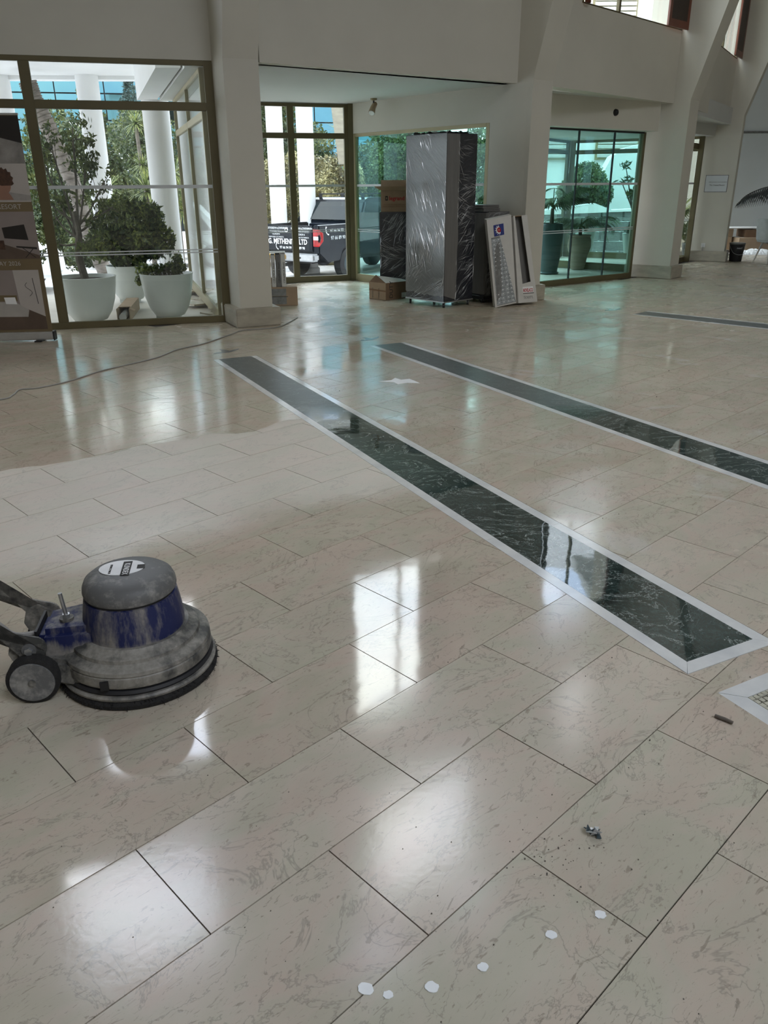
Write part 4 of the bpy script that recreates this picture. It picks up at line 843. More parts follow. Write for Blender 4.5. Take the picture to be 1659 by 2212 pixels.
for i in range(gx+1):
    for j in range(gx+1):
        p = K+drr*WR*(i/gx)+dl*WL*(j/gx); vs.append((p.x, p.y, z1+.004+.03*abs(math.sin(i*1.3+j*.7))*random.uniform(.2, 1)))
for i in range(gx):
    for j in range(gx): fs.append((i*(gx+1)+j, (i+1)*(gx+1)+j, (i+1)*(gx+1)+j+1, i*(gx+1)+j+1))
n0 = len(vs); vs += [(x, y, z1+.001) for x, y, z in vs]; fs += [tuple(k+n0 for k in f[::-1]) for f in fs]
mb.add(vs, fs).build('film_top', 'film_grey', t)
# left cabinet
t = thing('wrapped_cabinet', 'waist high black cabinet in clear film carrying the open brown carton', 'cabinet', (0, 0, 0))
MB().box(-.035, .47, 12.10, 12.60, .08, 1.15).build('body', 'film_black', t, bevel=.006)
MB().box(-.02, .455, 12.12, 12.58, .045, .08).build('base_frame', 'black', t)
for a, b in ((.0, 12.15), (.42, 12.15), (.0, 12.55), (.42, 12.55)): caster(t, a, b-.01)
creases((-.033, 12.099, .10), (1, 0, 0), (0, 0, 1), (0, -1, 0), .5, 1.03, 260, lambda u, v: .95 if v > .62 else (-.12 if v > .4 else .55), (.08, .3), (.0008, .0035), .2).build('film_creases', 'crease', t, kind='stuff')
# right cabinet
KR = Vector((1.375, 11.10, 0)); t = thing('wrapped_cabinet', 'waist high cabinet in foam and film behind the leaning white carton', 'cabinet', (0, 0, 0))
dl2 = Vector((-.643, .765, 0)).normalized(); dr2 = Vector((dl2.y, -dl2.x, 0)); q = [KR, KR+dr2*.43, KR+dr2*.43+dl2*.62, KR+dl2*.62]
MB().prism([(p.x, p.y) for p in q], .09, 1.17).build('body', 'film_black', t, bevel=.006)
MB().prism([(p.x, p.y) for p in q], .05, .09).build('base_frame', 'black', t)
mb = MB(); face_poly(mb, KR, dl2, [(0, .12), (.60, .12), (.60, 1.16), (0, 1.16)], -dr2, .012); face_poly(mb, KR, dr2, [(0, .12), (.045, .15), (.04, .6), (.05, 1.0), (.03, 1.16), (0, 1.16)], -dl2, .012); mb.build('foam_sheet', 'foam', t)
mb = MB(); face_poly(mb, KR, dr2, [(.03, .98), (.12, .96), (.3, .99), (.43, .95), (.43, 1.17), (.03, 1.17)], -dl2, .008); mb.build('film_band', 'film_grey', t)
creases(KR+Vector((0, 0, .1))-dl2*.009, dr2, (0, 0, 1), -dl2, .43, 1.06, 170, lambda u, v: .7, (.05, .25), (.0008, .003), .3).build('film_creases', 'crease', t, kind='stuff')
for a, b in ((.1, .1), (.9, .1), (.9, .9), (.1, .9)): p = KR+dr2*.43*a+dl2*.62*b; caster(t, p.x, p.y)
# flat grey boards on the right cabinet
for k in range(4):
    c0 = KR+dr2*(.02+.01*(k % 2))+dl2*(.06+.008*k); z = 1.172+k*.021; qq = [c0-dr2*.02, c0+dr2*.30, c0+dr2*.30+dl2*.42, c0-dr2*.02+dl2*.42]
    o = MB().prism([(p.x, p.y) for p in qq], z, z+.019).build('foam_board', 'foam', None, bevel=.004); tag(o, ['lowest', 'second lowest', 'third', 'topmost'][k]+' grey foam board in the stack on the right wrapped cabinet', 'board', 'foam boards on the right cabinet')
# open brown carton with red print
t = thing('open_carton', 'open brown carton with a red printed maker name on top of the black wrapped cabinet', 'box', (0, 0, 0))
x0, x1, y0, y1, zz = -.015, .36, 12.12, 12.40, 1.151
MB().box(x0, x1, y0, y0+.006, zz, zz+.29).box(x0, x1, y1-.006, y1, zz, zz+.29).box(x0, x0+.006, y0+.006, y1-.006, zz, zz+.29).box(x1-.006, x1, y0+.006, y1-.006, zz, zz+.29).box(x0+.006, x1-.006, y0+.006, y1-.006, zz, zz+.006).build('carton_body', 'card', t)
def flap(a, b, c, d): MB().extr([a, b, c, d], (Vector(b)-Vector(a)).cross(Vector(c)-Vector(b)).normalized()*.005).build('flap', 'card', t)
ztp = zz+.29
flap((x0, y0, ztp), (x1, y0, ztp), (x1-.06, y0-.11, ztp+.05), (x0-.09, y0-.11, ztp+.05)); flap((x1, y1, ztp), (x1, y0, ztp), (x1+.03, y0, ztp+.13), (x1+.03, y1, ztp+.13)); flap((x0, y1, ztp), (x1, y1, ztp), (x1, y1+.03, ztp+.13), (x0, y1+.03, ztp+.13)); flap((x0, y0, ztp), (x0, y1, ztp), (x0-.09, y1, ztp+.03), (x0-.09, y0, ztp+.03))
te2 = dict(ex=(1, 0, 0), ey=(0, 0, 1), parent=t)
text('legrand', .075, (x0+.115, y0, zz+.155), mt='red_ink', bold=.0015, **te2)
MB().box(x0+.062, x0+.098, y0-.0012, y0, zz+.15, zz+.21).build('logo_mark', 'ink', t); MB().box(x0+.073, x0+.087, y0-.002, y0-.0012, zz+.165, zz+.195).build('logo_mark_hole', 'card', t)
text('SWITCHGEAR  ENCLOSURES  PARTS  FRAGILE', .016, (x0+.03, y0, zz+.09), mt='brown_ink', **te2); text('KEEP DRY  THIS SIDE UP  HANDLE WITH CARE', .016, (x0+.03, y0, zz+.065), mt='brown_ink', **te2)
# small brown carton on the floor
t = thing('open_carton', 'small open brown carton on the floor beside the tall wrapped cabinet', 'box', (0, 0, 0))
a0, a1, a2 = Vector((-.19, 11.66, 0)), Vector((.045, 11.47, 0)), Vector((.375, 11.74, 0)); e1 = (a1-a0); e2 = (a2-a1); a3 = a0+e2; hh = .235; th = .005
for (p, q_) in ((a0, a1), (a1, a2), (a2, a3), (a3, a0)):
    d = (q_-p).normalized(); n_ = Vector((-d.y, d.x, 0)); MB().extr([p+Vector((0, 0, .002)), q_+Vector((0, 0, .002)), q_+Vector((0, 0, hh)), p+Vector((0, 0, hh))], n_*th).build('side', 'card' if p == a0 else 'card_d', t)
MB().extr([a0+Vector((0, 0, .003)), a1+Vector((0, 0, .003)), a2+Vector((0, 0, .003)), a3+Vector((0, 0, .003))], (0, 0, .004)).build('bottom', 'card', t)
Z = Vector((0, 0, hh)); MB().extr([a0+Z, a0+Z+e1*.98, a0+Z+e1*.42+Vector((0, .04, .10))], (.0, .006, 0)).build('flap', 'card_d', t)
MB().extr([a1+Z, a2+Z, a2+Z-e1*.5+Vector((0, 0, .02)), a1+Z-e1*.5+Vector((0, 0, .09))], (0, 0, .005)).build('flap', 'card_w', t)
ec = (e1/e1.length); 
MB().extr([a0+Vector((0, 0, .125))-Vector((.002, .003, 0)), a1+Vector((0, 0, .115))-Vector((.002, .003, 0)), a1+Vector((0, 0, .135))-Vector((.002, .003, 0)), a0+Vector((0, 0, .145))-Vector((.002, .003, 0))], (-.0008, -.001, 0)).build('tape_band', 'brown_ink', t)
for k in (.25, .62): text('ΠΡΟΣΟΧΗ', .03, a0+e1*k+Vector((0, 0, .012)), (0, 0, 1), -ec, 'ink', t, off=.001)
MB().extr([a1+e2*.68+Vector((.001, -.002, .015)), a1+e2*.98+Vector((.001, -.002, .015)), a1+e2*.98+Vector((.001, -.002, .085)), a1+e2*.68+Vector((.001, -.002, .085))], (.001, -.0012, 0)).build('shipping_label', 'card_w', t)
text('DUTY', .09, a1+e2*.30+Vector((0, 0, .02)), (0, 0, 1), -e2/e2.length, 'ink', t, off=.001)

# leaning white cartons
def slabquad(name, BL, BR, TR, TL, back, mt_, par): return MB().extr([BL, BR, TR, TL], Vector(back)).build(name, mt_, par)
t = thing('leaning_carton', 'long white carton printed with glass blocks and a blue star badge leaning on the cabinet', 'box', (0, 0, 0))
BL, BR = Vector((1.487, 10.70, .0)), Vector((1.79, 10.87, .035)); TL, TR = Vector((1.350, 10.90, 1.08)), Vector((1.685, 11.04, 1.135))
bk = Vector((-.02, .085, .01)); slabquad('carton_body', BL, BR, TR, TL, bk, 'card_w', t)
def bil(u, v, off=.0): 
    p = BL.lerp(BR, u).lerp(TL.lerp(TR, u), v); n = (BR-BL).cross(TL-BL).normalized(); return p+n*off
def patch(u0, u1, v0, v1, mt_, nm, off=.0015, th=.001):
    n = (BR-BL).cross(TL-BL).normalized(); return MB().extr([bil(u0, v0, off), bil(u1, v0, off), bil(u1, v1, off), bil(u0, v1, off)], n*th).build(nm, mt_, t)
gm, N, L, b = newmat('glass_block_print'); n_ = pos_noise(N, L, 40, 3, .6); L.new(ramp(N, L, n_.outputs['Fac'], [(.35, (.24, .26, .27)), (.65, (.44, .47, .48))]).outputs[0], b.inputs['Base Color']); MT['block'] = gm
n3 = (BR-BL).cross(TL-BL).normalized(); MB().extr([bil(.09, .015, .0006), bil(.985, .015, .0006), bil(.47, .79, .0006), bil(.115, .79, .0006)], n3*.0006).build('print_ground', 'inlay', t)
bp = MB(); hl = MB(); n3 = (BR-BL).cross(TL-BL).normalized()
for i in range(4):
    for j in range(16):
        v0, v1 = .02+j*.0475, .02+j*.0475+.044; L0 = .10+.07*(v0/.8); Rr = .96-.50*(v0/.8)
        u0 = .10+i*.215; u1 = u0+.20; lft = .10+.02*v0; rgt = .98-.52*(v0/.78); lo, hi = max(u0, lft), min(u1, rgt)
        if hi-lo < .02: continue
        bp.extr([bil(lo, v0, .001), bil(hi, v0, .001), bil(hi, v1, .001), bil(lo, v1, .001)], n3*.001)
        cu_, cv = (lo+hi)/2, (v0+v1)/2; hl.extr([bil(cu_-.03, cv-.004, .0025), bil(cu_+.03, cv-.002, .0025), bil(cu_+.02, cv+.009, .0025), bil(cu_-.01, cv+.006, .0025)], n3*.0004)
bp.build('block_print', 'block', t); hl.build('block_highlight', 'white_ink', t)
patch(.25, .66, .80, .925, 'blue_ink', 'badge')
ctr = bil(.455, .862, .003); exx = (BR-BL).normalized(); eyy = n3.cross(exx)
MB().tube([ctr, ctr+n3*.0012], .048, 24).build('badge_disc', 'white_ink', t)
mb = MB(); 
for k in range(7): a = k*.9; p = ctr+exx*.02*c_(a)+eyy*.02*s_(a); mb.tube([p+n3*.001, p+n3*.003], .014, 8)
mb.build('badge_map', 'red_ink', t)
mb = MB()
for k in range(12): a = k*pi/6; p = ctr+exx*.058*c_(a)+eyy*.058*s_(a); mb.tube([p, p+n3*.0012], .006, 5)
mb.build('badge_stars', 'white_ink', t)
t = thing('leaning_carton', 'open white carton tray with grey inside and red lettering leaning on the pillar', 'box', (0, 0, 0))
bL, bR = Vector((1.815, 10.88, .03)), Vector((2.09, 11.02, .03)); tL, tR = Vector((1.715, 11.06, 1.12)), Vector((1.905, 11.14, 1.13)); nn_ = (bR-bL).cross(tL-bL).normalized()
if nn_.y > 0: nn_ = -nn_
inn = -nn_*.09
slabquad('back_panel', bL+inn, bR+inn, tR+inn, tL+inn, inn*.06, 'foam', t)
B2 = lambda u, v, o=0: bL.lerp(bR, u).lerp(tL.lerp(tR, u), v)+nn_*o
MB().extr([B2(0, 0), B2(0, 1), B2(.0, 1)+inn, B2(0, 0)+inn], (bR-bL)*.02).build('side', 'card_w', t); MB().extr([B2(1, 0), B2(1, 1), B2(1, 1)+inn, B2(1, 0)+inn], (bR-bL)*-.02).build('side', 'card_w', t)
slabquad('front_flap', B2(0, .13), B2(.32, .13), B2(.12, 1), B2(0, 1), nn_*.004, 'card_w', t); slabquad('front_flap', B2(.80, .10), B2(1.02, .10), B2(1.02, 1), B2(.60, 1), nn_*.004, 'card_w', t)
slabquad('end_flap', B2(.02, 0), B2(1.02, 0), B2(1.02, .25), B2(.02, .21), nn_*.008, 'card_w', t)
MB().extr([B2(0, 1), B2(1, 1), B2(1, 1)+inn, B2(0, 1)+inn], (0, 0, -.006)).build('end_panel', 'card', t)
ex_ = (bR-bL).normalized(); up_ = (tL-bL).normalized()
rt = MB().extr([B2(.28, .115, .009), B2(.86, .115, .009), B2(.86, .185, .009), B2(.28, .185, .009)], nn_*.001).build('red_print_panel', 'white_ink', t)
text('NOVELACCI', .062, B2(.29, .125, .010), ex_, up_-ex_*up_.dot(ex_), 'red_ink', t, bold=.002, sx=.47, off=.001)
MB().extr([B2(.28, .105, .009), B2(.88, .105, .009), B2(.88, .112, .009), B2(.28, .112, .009)], nn_*.0012).build('rule', 'ink', t)
text('TECNOSTYL', .05, B2(.30, .045, .009), ex_, up_-ex_*up_.dot(ex_), 'inlay', t, sx=.55, off=.001)
# stack behind pillar A
t = thing('carton', 'brown carton of tiles with a patterned side, lowest of the pair behind the left pillar', 'box', (-1.36, 11.16, 0), rad(8))
MB().box(-.22, .19, -.16, .14, .001, .245).build('carton_body', 'card', t, bevel=.004)
for z in (.02, .13): MB().box(-.21, .04, -.1625, -.160, z, z+.095).build('printed_panel', 'inlay', t)
MB().box(-.22, .06, -.163, -.16, .116, .124).build('strap', 'pot_d', t)
t = thing('tile_pack', 'upright pack of boxed tiles standing on the brown carton behind the left pillar', 'box', (-1.40, 11.17, .2455), rad(8))
for k, (a, b, mm) in enumerate(((-.17, -.11, 'card'), (-.105, -.05, 'card_w'), (-.045, .02, 'foam'), (.025, .085, 'card_w'))):
    bb_ = MB().box(a, b, -.16, .12, 0, .40+.01*k).build('tile_box', mm, t, bevel=.003)
    text('CERAMICA 30x60', .035, (b-.012, -.161, .05), (0, 0, 1), (-1, 0, 0), 'ink', t, off=.0)
MB().box(-.18, .09, -.17, .13, .435, .442).build('loose_sheet', 'card_w', t)

# ------------------------------------------------------------------ spotlight under the recess soffit
t = thing('spotlight', 'small swivel spotlight hanging from the recess ceiling', 'lamp', (-.115, 13.25, SOF))
MB().lathe([(.05, 0), (.05, -.02), (.02, -.03)][::-1], seg=20).build('ceiling_plate', 'gold_l', t, smooth=True)
MB().tube([(0, 0, -.02), (0, 0, -.10)], .012, 10).build('stem', 'black', t)
MB().tube([(.02, .04, -.07), (-.01, -.05, -.13), (-.03, -.10, -.20)], [.035, .04, .05], 18).build('lamp_head', 'card', t, smooth=True)
MB().tube([(-.03, -.10, -.20), (-.032, -.105, -.207)], .044, 18).build('lamp_glass', 'white_pl', t)

# ------------------------------------------------------------------ floor polisher
PM = thing('floor_polisher', 'dusty blue and grey single disc floor polisher at the left', 'machine', (-.825, 2.285, 0), math.atan2(-.16, -.98))
# local +x runs back towards the handle
MB().lathe([(.205, .018), (.240, .006), (.252, .004), (.255, .018), (.245, .030), (.21, .034)], seg=64).build('brush', 'mbrush', PM, smooth=True)
fr = MB()
for k in range(420):
    a = random.uniform(0, 2*pi); r0 = .235; r1 = random.uniform(.246, .262); fr.tube([(r0*c_(a), r0*s_(a), .028), (r1*c_(a+.04), r1*s_(a+.04), random.uniform(.003, .03))], [.003, .001], 3, False)
fr.build('bristles', 'mbrush', PM, kind='stuff')
MB().lathe([(.20, .045), (.238, .047), (.243, .055), (.238, .064), (.20, .066)], seg=64).build('drive_ring', 'rubber', PM, smooth=True)
MB().lathe([(.20, .030), (.249, .032), (.251, .040), (.246, .046), (.20, .047)], seg=64).build('brush_plate', 'mgrey', PM, smooth=True)
MB().lathe([(.19, .068), (.236, .070), (.240, .080), (.238, .104), (.234, .108), (.238, .112), (.236, .124), (.228, .130), (.212, .134), (.206, .138), (.204, .150), (.196, .156), (.182, .160), (.172, .170)], seg=72).build('skirt', 'mgrey', PM, smooth=True)
MB().lathe([(.15, .150), (.160, .160), (.160, .20), (.153, .25), (.146, .288), (.12, .293)], seg=56).build('motor_housing', 'mblue', PM, smooth=True)
MB().lathe([(.12, .289), (.140, .291), (.140, .300), (.12, .303)], seg=48).build('vent_gap', 'black', PM, smooth=True)
MB().lathe([(.125, .299), (.145, .300), (.1475, .308), (.1455, .324), (.138, .341), (.122, .353), (.096, .360), (.05, .3625), (.012, .363)], seg=64).build('motor_cap', 'mcap', PM, smooth=True)
cp = MB().lathe([(.072, 0), (.072, .0015)], seg=40).build('maker_label', 'white_ink', PM); cp.scale = (1, .75, 1); cp.location = (.02, -.02, .3625)
lab = MB().box(-.014, .014, -.05, .05, 0, .001).build('label_panel', 'ink', PM); lab.location = (.005, -.01, .3643)
text('KLINDEX', .026, (.013, -.046, .3655), (0, 1, 0), (-1, 0, 0), 'white_ink', PM, sx=.78, off=0)
text('SERVICE PARTS', .010, (.058, -.045, .3645), (0, 1, 0), (-1, 0, 0), 'ink', PM, off=0); MB().box(-.052, -.028, -.03, -.002, .3642, .3652).build('label_mark', 'ink', PM)
# gearbox hump towards the handle
hp = MB(); zz0, zz1 = .085, .215
hp.hexa([(.10, -.115, .10), (.29, -.085, .10), (.29, .085, .10), (.10, .115, .10)], [(.10, -.105, .222), (.285, -.078, .205), (.285, .078, .205), (.10, .105, .222)]); hp.build('gear_cover', 'mblue', PM, bevel=.02, smooth=True)
MB().hexa([(.12, -.19, .045), (.32, -.10, .045), (.32, .10, .045), (.12, .19, .045)], [(.12, -.17, .125), (.31, -.09, .125), (.31, .09, .125), (.12, .17, .125)]).build('rear_skirt', 'mgrey', PM, bevel=.012, smooth=True)
MB().box(.288, .296, -.07, .07, .14, .205).build('end_plate', 'black', PM)
MB().tube([(.205, .02, .212), (.205, .02, .222)], .022, 16).build('washer', 'mgrey', PM); MB().tube([(.205, .02, .22), (.205, .02, .234)], .012, 6).build('nut', 'steel', PM); MB().tube([(.205, .02, .225), (.212, .022, .31)], .0065, 12).build('threaded_rod', 'steel', PM, smooth=True)
MB().box(.06, .085, .235, .242, .075, .105).build('vent_slot', 'black', PM)
for sg in (1, -1):
    w = MB().tube([(.30, sg*.118, .080), (.30, sg*.123, .080), (.30, sg*.158, .080), (.30, sg*.163, .080)], [.072, .080, .080, .072], 40).build('wheel', 'mbrush', PM, smooth=True)
    MB().tube([(.30, sg*.160, .080), (.30, sg*.167, .080)], [.068, .066], 32).build('wheel_disc', 'mcap', w, smooth=True); MB().tube([(.30, sg*.166, .080), (.30, sg*.171, .080)], .012, 12).build('wheel_boss', 'mgrey', w, smooth=True)
MB().tube([(.30, -.12, .08), (.30, .12, .08)], .012, 12).build('axle', 'steel', PM)
for sg in (1, -1):   # pivot plates and handle fork
    MB().extr([(.25, sg*.095, .05), (.335, sg*.095, .05), (.375, sg*.095, .15), (.36, sg*.095, .20), (.32, sg*.095, .215), (.28, sg*.095, .19)], (0, sg*.008, 0)).build('bracket', 'mgrey', PM, bevel=.002)
    MB().extr([(.300+.046*c_(a), sg*.104, .172+.046*s_(a)) for a in np.linspace(2.3, 5.6, 10)]+[(.50, sg*.104, .375), (.56, sg*.104, .30)], (0, sg*.014, 0)).build('fork_arm', 'mgrey', PM, bevel=.003)
    MB().tube([(.305, sg*.118, .170), (.305, sg*.124, .170)], .022, 18).build('washer', 'mcap', PM, smooth=True); MB().tube([(.305, sg*.124, .170), (.305, sg*.134, .170)], .013, 6).build('bolt', 'steel', PM)
MB().tube([(.48, 0, .30), (.95, 0, .80), (1.3, 0, 1.15)], .018, 14).build('handle_tube', 'steel', PM, smooth=True); MB().tube([(.48, -.115, .30), (.48, .115, .30)], .02, 14).build('cross_tube', 'mgrey', PM, smooth=True)
MB().tube([(1.3, -.25, 1.17), (1.3, .25, 1.17)], .016, 12).build('grip_bar', 'rubber', PM, smooth=True)
MB().tube(cr([(.29, .03, .18), (.36, .05, .19), (.40, .06, .24), (.46, .05, .28), (.55, .03, .32), (.8, .01, .62)], 5), .0085, 8).build('power_lead', 'cable', PM, smooth=True)

MT['b_brown'] = mat('banner_brown', (.17, .125, .065), .5, var=.05); MT['b_dark'] = mat('banner_dark_photo', (.02, .016, .014), .5); MT['b_grey'] = mat('banner_grey_photo', (.30, .28, .26), .5, scale=5, var=.5)
MT['b_pale'] = mat('banner_pale_photo', (.46, .42, .39), .5, scale=2, var=.1); MT['b_wall'] = mat('banner_room_wall', (.27, .225, .21), .5, scale=2, var=.15); MT['b_floor'] = mat('banner_room_floor', (.11, .075, .055), .5, scale=6, var=.2)
MT['b_bed'] = mat('banner_bed_linen', (.42, .39, .36), .5); MT['b_hair'] = mat('banner_hair', (.075, .035, .02), .5, scale=30, var=.5); MT['b_skin'] = mat('banner_skin', (.30, .16, .11), .5)
# ------------------------------------------------------------------ banner
BRt, BLt = Vector((-3.495, 8.495, 0)), Vector((-4.36, 8.40, 0)); bd = (BRt-BLt).normalized(); bn = Vector((bd.y, -bd.x, 0)); bw_ = (BRt-BLt).length
t = thing('roll_up_banner', 'tall roll-up banner with hotel room photographs at the left edge', 'banner', (0, 0, 0))
P = lambda u, z, o=0: BLt+bd*u+Vector((0, 0, z))+bn*o
MB().prism([(p.x, p.y) for p in (P(-.02, 0, .05), P(bw_+.01, 0, .05), P(bw_+.01, 0, -.05), P(-.02, 0, -.05))], .012, .095).build('cassette', 'alu', t, bevel=.012, smooth=True)
MB().prism([(p.x, p.y) for p in (P(bw_+.01, 0, .055), P(bw_+.022, 0, .055), P(bw_+.022, 0, -.055), P(bw_+.01, 0, -.055))], .006, .10).build('end_cap', 'black', t, bevel=.003)
for u in (.12, bw_-.17): MB().prism([(p.x, p.y) for p in (P(u, 0, .11), P(u+.07, 0, .11), P(u+.07, 0, -.08), P(u, 0, -.08))], .001, .012).build('foot', 'black', t)
MB().tube([P(bw_/2, .09, -.03), P(bw_/2, 2.16, -.03)], .01, 8).build('support_pole', 'alu', t)
MB().extr([P(0, .09, .0), P(bw_, .09, .0), P(bw_, 2.15, 0), P(0, 2.15, 0)], -bn*.002).build('banner_sheet', 'b_brown', t)
MB().tube([P(-.005, 2.155, 0), P(bw_+.005, 2.155, 0)], .011, 10).build('top_rail', 'alu', t, smooth=True)
def ban(pts, mt_, nm='printed_picture', o=.001): return MB().extr([P(u, z, o) for u, z in pts], bn*.0006).build(nm, mt_, t)
ban([(.0, 1.37), (bw_, 1.37), (bw_, 1.72), (0, 1.72)], 'b_pale'); ban([(0, 1.72), (bw_, 1.72), (bw_, 1.95), (0, 2.0)], 'b_grey'); ban([(0, 1.92), (bw_-.35, 1.90), (bw_-.2, 1.95), (bw_, 1.90), (bw_, 2.14), (0, 2.14)], 'b_dark', o=.0018)
ban([(0, 1.40), (bw_, 1.38), (bw_, 1.43), (bw_-.25, 1.47), (0, 1.46)], 'b_grey', o=.0018)
hc = (bw_-.235, 1.55)
ban([(hc[0]-.42, 1.39), (hc[0]+.07, 1.39), (hc[0]+.05, 1.43), (hc[0]+.02, 1.47), (hc[0]-.05, 1.52), (hc[0]-.4, 1.5)], 'b_skin', 'printed_figure', .0025)
ban([(hc[0]+.065*c_(a), hc[1]-.02+.085*s_(a)) for a in np.linspace(0, 2*pi, 17)[:-1]], 'b_skin', 'printed_figure', .0032)
ban([(hc[0]+(.085+.015*(k % 2))*c_(a), hc[1]+.02+(.10+.02*(k % 2))*s_(a)) for k, a in enumerate(np.linspace(-.5, 3.4, 18))]+[(hc[0]-.02, hc[1]-.03)], 'b_hair', 'printed_figure', .0038)
tb3 = dict(ex=bd, ey=(0, 0, 1), parent=t)
text('COASTAL RESORT', .065, P(bw_-.105, 1.305), mt='b_bed', align='RIGHT', off=.002, **tb3)
ban([(0, .83), (bw_, .83), (bw_, 1.28), (0, 1.28)], 'b_wall'); ban([(0, .83), (bw_, .83), (bw_, .86), (bw_-.42, 1.0), (0, .95)], 'b_floor', o=.0018); ban([(0, 1.28), (bw_-.38, 1.28), (bw_-.52, 1.18), (0, 1.18)], 'b_grey', o=.0018)
ban([(bw_-.32, 1.03), (bw_-.09, 1.03-.02), (bw_-.11, 1.16), (bw_-.33, 1.13)], 'b_dark', 'printed_television', .0025); ban([(bw_-.43+.03*c_(a), 1.08+.06*s_(a)) for a in np.linspace(0, 2*pi, 15)[:-1]], 'b_dark', 'printed_mirror', .0025); ban([(bw_-.43+.024*c_(a), 1.08+.052*s_(a)) for a in np.linspace(0, 2*pi, 15)[:-1]], 'b_wall', 'printed_mirror', .0032)
ban([(bw_-.45, .93), (bw_-.33, .92), (bw_-.33, 1.01), (bw_-.45, 1.01)], 'b_hair', 'printed_cabinet', .0025)
ban([(bw_-.22, .94), (bw_-.02, .92), (bw_-.02, .94), (bw_-.22, .955)], 'b_dark', 'printed_luggage_rack', .0025); ban([(bw_-.17, .94), (bw_-.16, .94), (bw_-.04, .84), (bw_-.05, .84)], 'b_dark', 'printed_luggage_rack', .0025); ban([(bw_-.06, .93), (bw_-.05, .93), (bw_-.14, .84), (bw_-.15, .84)], 'b_dark', 'printed_luggage_rack', .0032)
text('OPENING MAY 2026', .060, P(bw_-.205, .765), mt='b_bed', align='RIGHT', off=.002, **tb3)
ban([(0, .12), (bw_-.045, .12), (bw_-.045, .72), (0, .72)], 'b_wall'); ban([(bw_-.30, .72), (bw_-.045, .72), (bw_-.045, .25), (bw_-.28, .36)], 'b_pale', o=.0018); ban([(0, .12), (bw_-.045, .12), (bw_-.045, .25), (bw_-.28, .36), (0, .33)], 'b_floor', o=.0025)
ban([(0, .26), (bw_-.22, .25), (bw_-.20, .32), (bw_-.32, .40), (0, .41)], 'b_bed', 'printed_bed', .0032); ban([(0, .41), (bw_-.30, .41), (bw_-.30, .47), (0, .48)], 'b_brown', 'printed_headboard', .0025); ban([(bw_-.42, .385), (bw_-.31, .38), (bw_-.32, .45), (bw_-.43, .45)], 'white_ink', 'printed_pillow', .004)
MB().tube([P(bw_-.17+.03*math.sin(a*2), .46+a*.045, .004) for a in np.linspace(0, 3, 14)], .002, 5).build('printed_line_art', 'b_dark', t); ban([(bw_-.10, .38), (bw_-.094, .38), (bw_-.115, .64), (bw_-.121, .64)], 'b_dark', 'printed_line_art', .0025)
# clear film sheet propped outside behind banner is part of the street clutter
# ------------------------------------------------------------------ cord
cb = [(-3.35, 5.75, .006), (-2.93, 5.93, .006), (-2.89, 6.07, .006), (-2.91, 6.25, .006), (-2.79, 6.30, .006), (-2.62, 6.54, .006), (-2.47, 6.95, .006), (-2.16, 7.46, .006), (-2.04, 7.90, .006), (-1.85, 8.2, .006), (-1.66, 8.75, .006), (-1.58, 9.0, .006), (-1.36, 9.10, .006), (-1.20, 9.22, .006), (-1.12, 9.5, .006), (-1.05, 9.9, .006)]
tag(MB().tube(cr(cb, 6), .0065, 8).build('extension_cord', 'cable', None, smooth=True), 'grey electric cord lying across the floor to the left pillar', 'cord')
# ------------------------------------------------------------------ small things on the floor
def blob(name, x, y, r, mt_, z=.0012, seed=0, asp=1.0, rot=0, n=18, jag=.12, th=.0012):
    rs = random.Random(seed); pts = []
    for k in range(n):
        a = 2*pi*k/n; rr = r*(1+rs.uniform(-jag, jag)); px_, py_ = rr*c_(a)*asp, rr*s_(a); pts.append((x+px_*c_(rot)-py_*s_(rot), y+px_*s_(rot)+py_*c_(rot)))
    return MB().prism(pts, z-.0008, z+th).build(name, mt_)
dn = ['white paint drip right of the cigarette-sized gap, upper of the pair near the joint', 'white paint drip nearest the bright satin patch at right', 'round white paint drip at the bottom, right of the other two', 'small white paint drip at the bottom beside the joint', 'larger white paint drip lying over the joint at the bottom', 'faint white paint drip on the short joint']
dn = ['splattered white paint drip left of the highest one', 'highest white paint drip, right of the splattered one', 'round white paint drip at the bottom, rightmost of the bottom three', 'small round white paint drip, middle of the bottom three', 'larger white paint drip over a joint, leftmost of the bottom three', 'faint white paint drip on a short joint above the bottom three']
for k, (x, y, r) in enumerate(((.355, 1.234, .0105), (.474, 1.284, .011), (.09, 1.115, .012), (.002, 1.099, .009), (-.043, 1.112, .014), (.199, 1.158, .010))):
    tag(blob('paint_drip', x, y, r, 'white_paint', seed=k, asp=1.15), dn[k], 'paint drip', 'white paint drips at the bottom of the floor')
sp_ = [(-.16, -.02), (-.05, .03), (-.02, .11), (.03, .04), (.10, .07), (.14, .0), (.18, -.09), (.08, -.07), (.0, -.12), (-.03, -.05)]
tag(MB().prism([(.12+x, 6.49+y) for x, y in sp_][::-1], -.001, .002).build('paint_splash', 'white_paint'), 'ragged white plaster splash between the two green strips', 'paint splash')
t = thing('crumpled_foil', 'small crumpled dark scrap of foil on the front floor tiles', 'debris', (.513, 1.519, .002))
mb = MB()
for k in range(12):
    a = random.uniform(0, 2*pi); q = [Vector((random.uniform(-.02, .02), random.uniform(-.018, .018), random.uniform(0, .018))) for _ in range(3)]; mb.extr(q, (.002, .001, .001))
mb.build('crumpled_sheet', 'pot_d', t)
mb = MB()
for k in range(5): q = [Vector((random.uniform(-.02, .02), random.uniform(-.016, .016), random.uniform(.006, .02))) for _ in range(3)]; mb.extr(q, (.001, .001, .001))
mb.build('shiny_fold', 'alu', t)
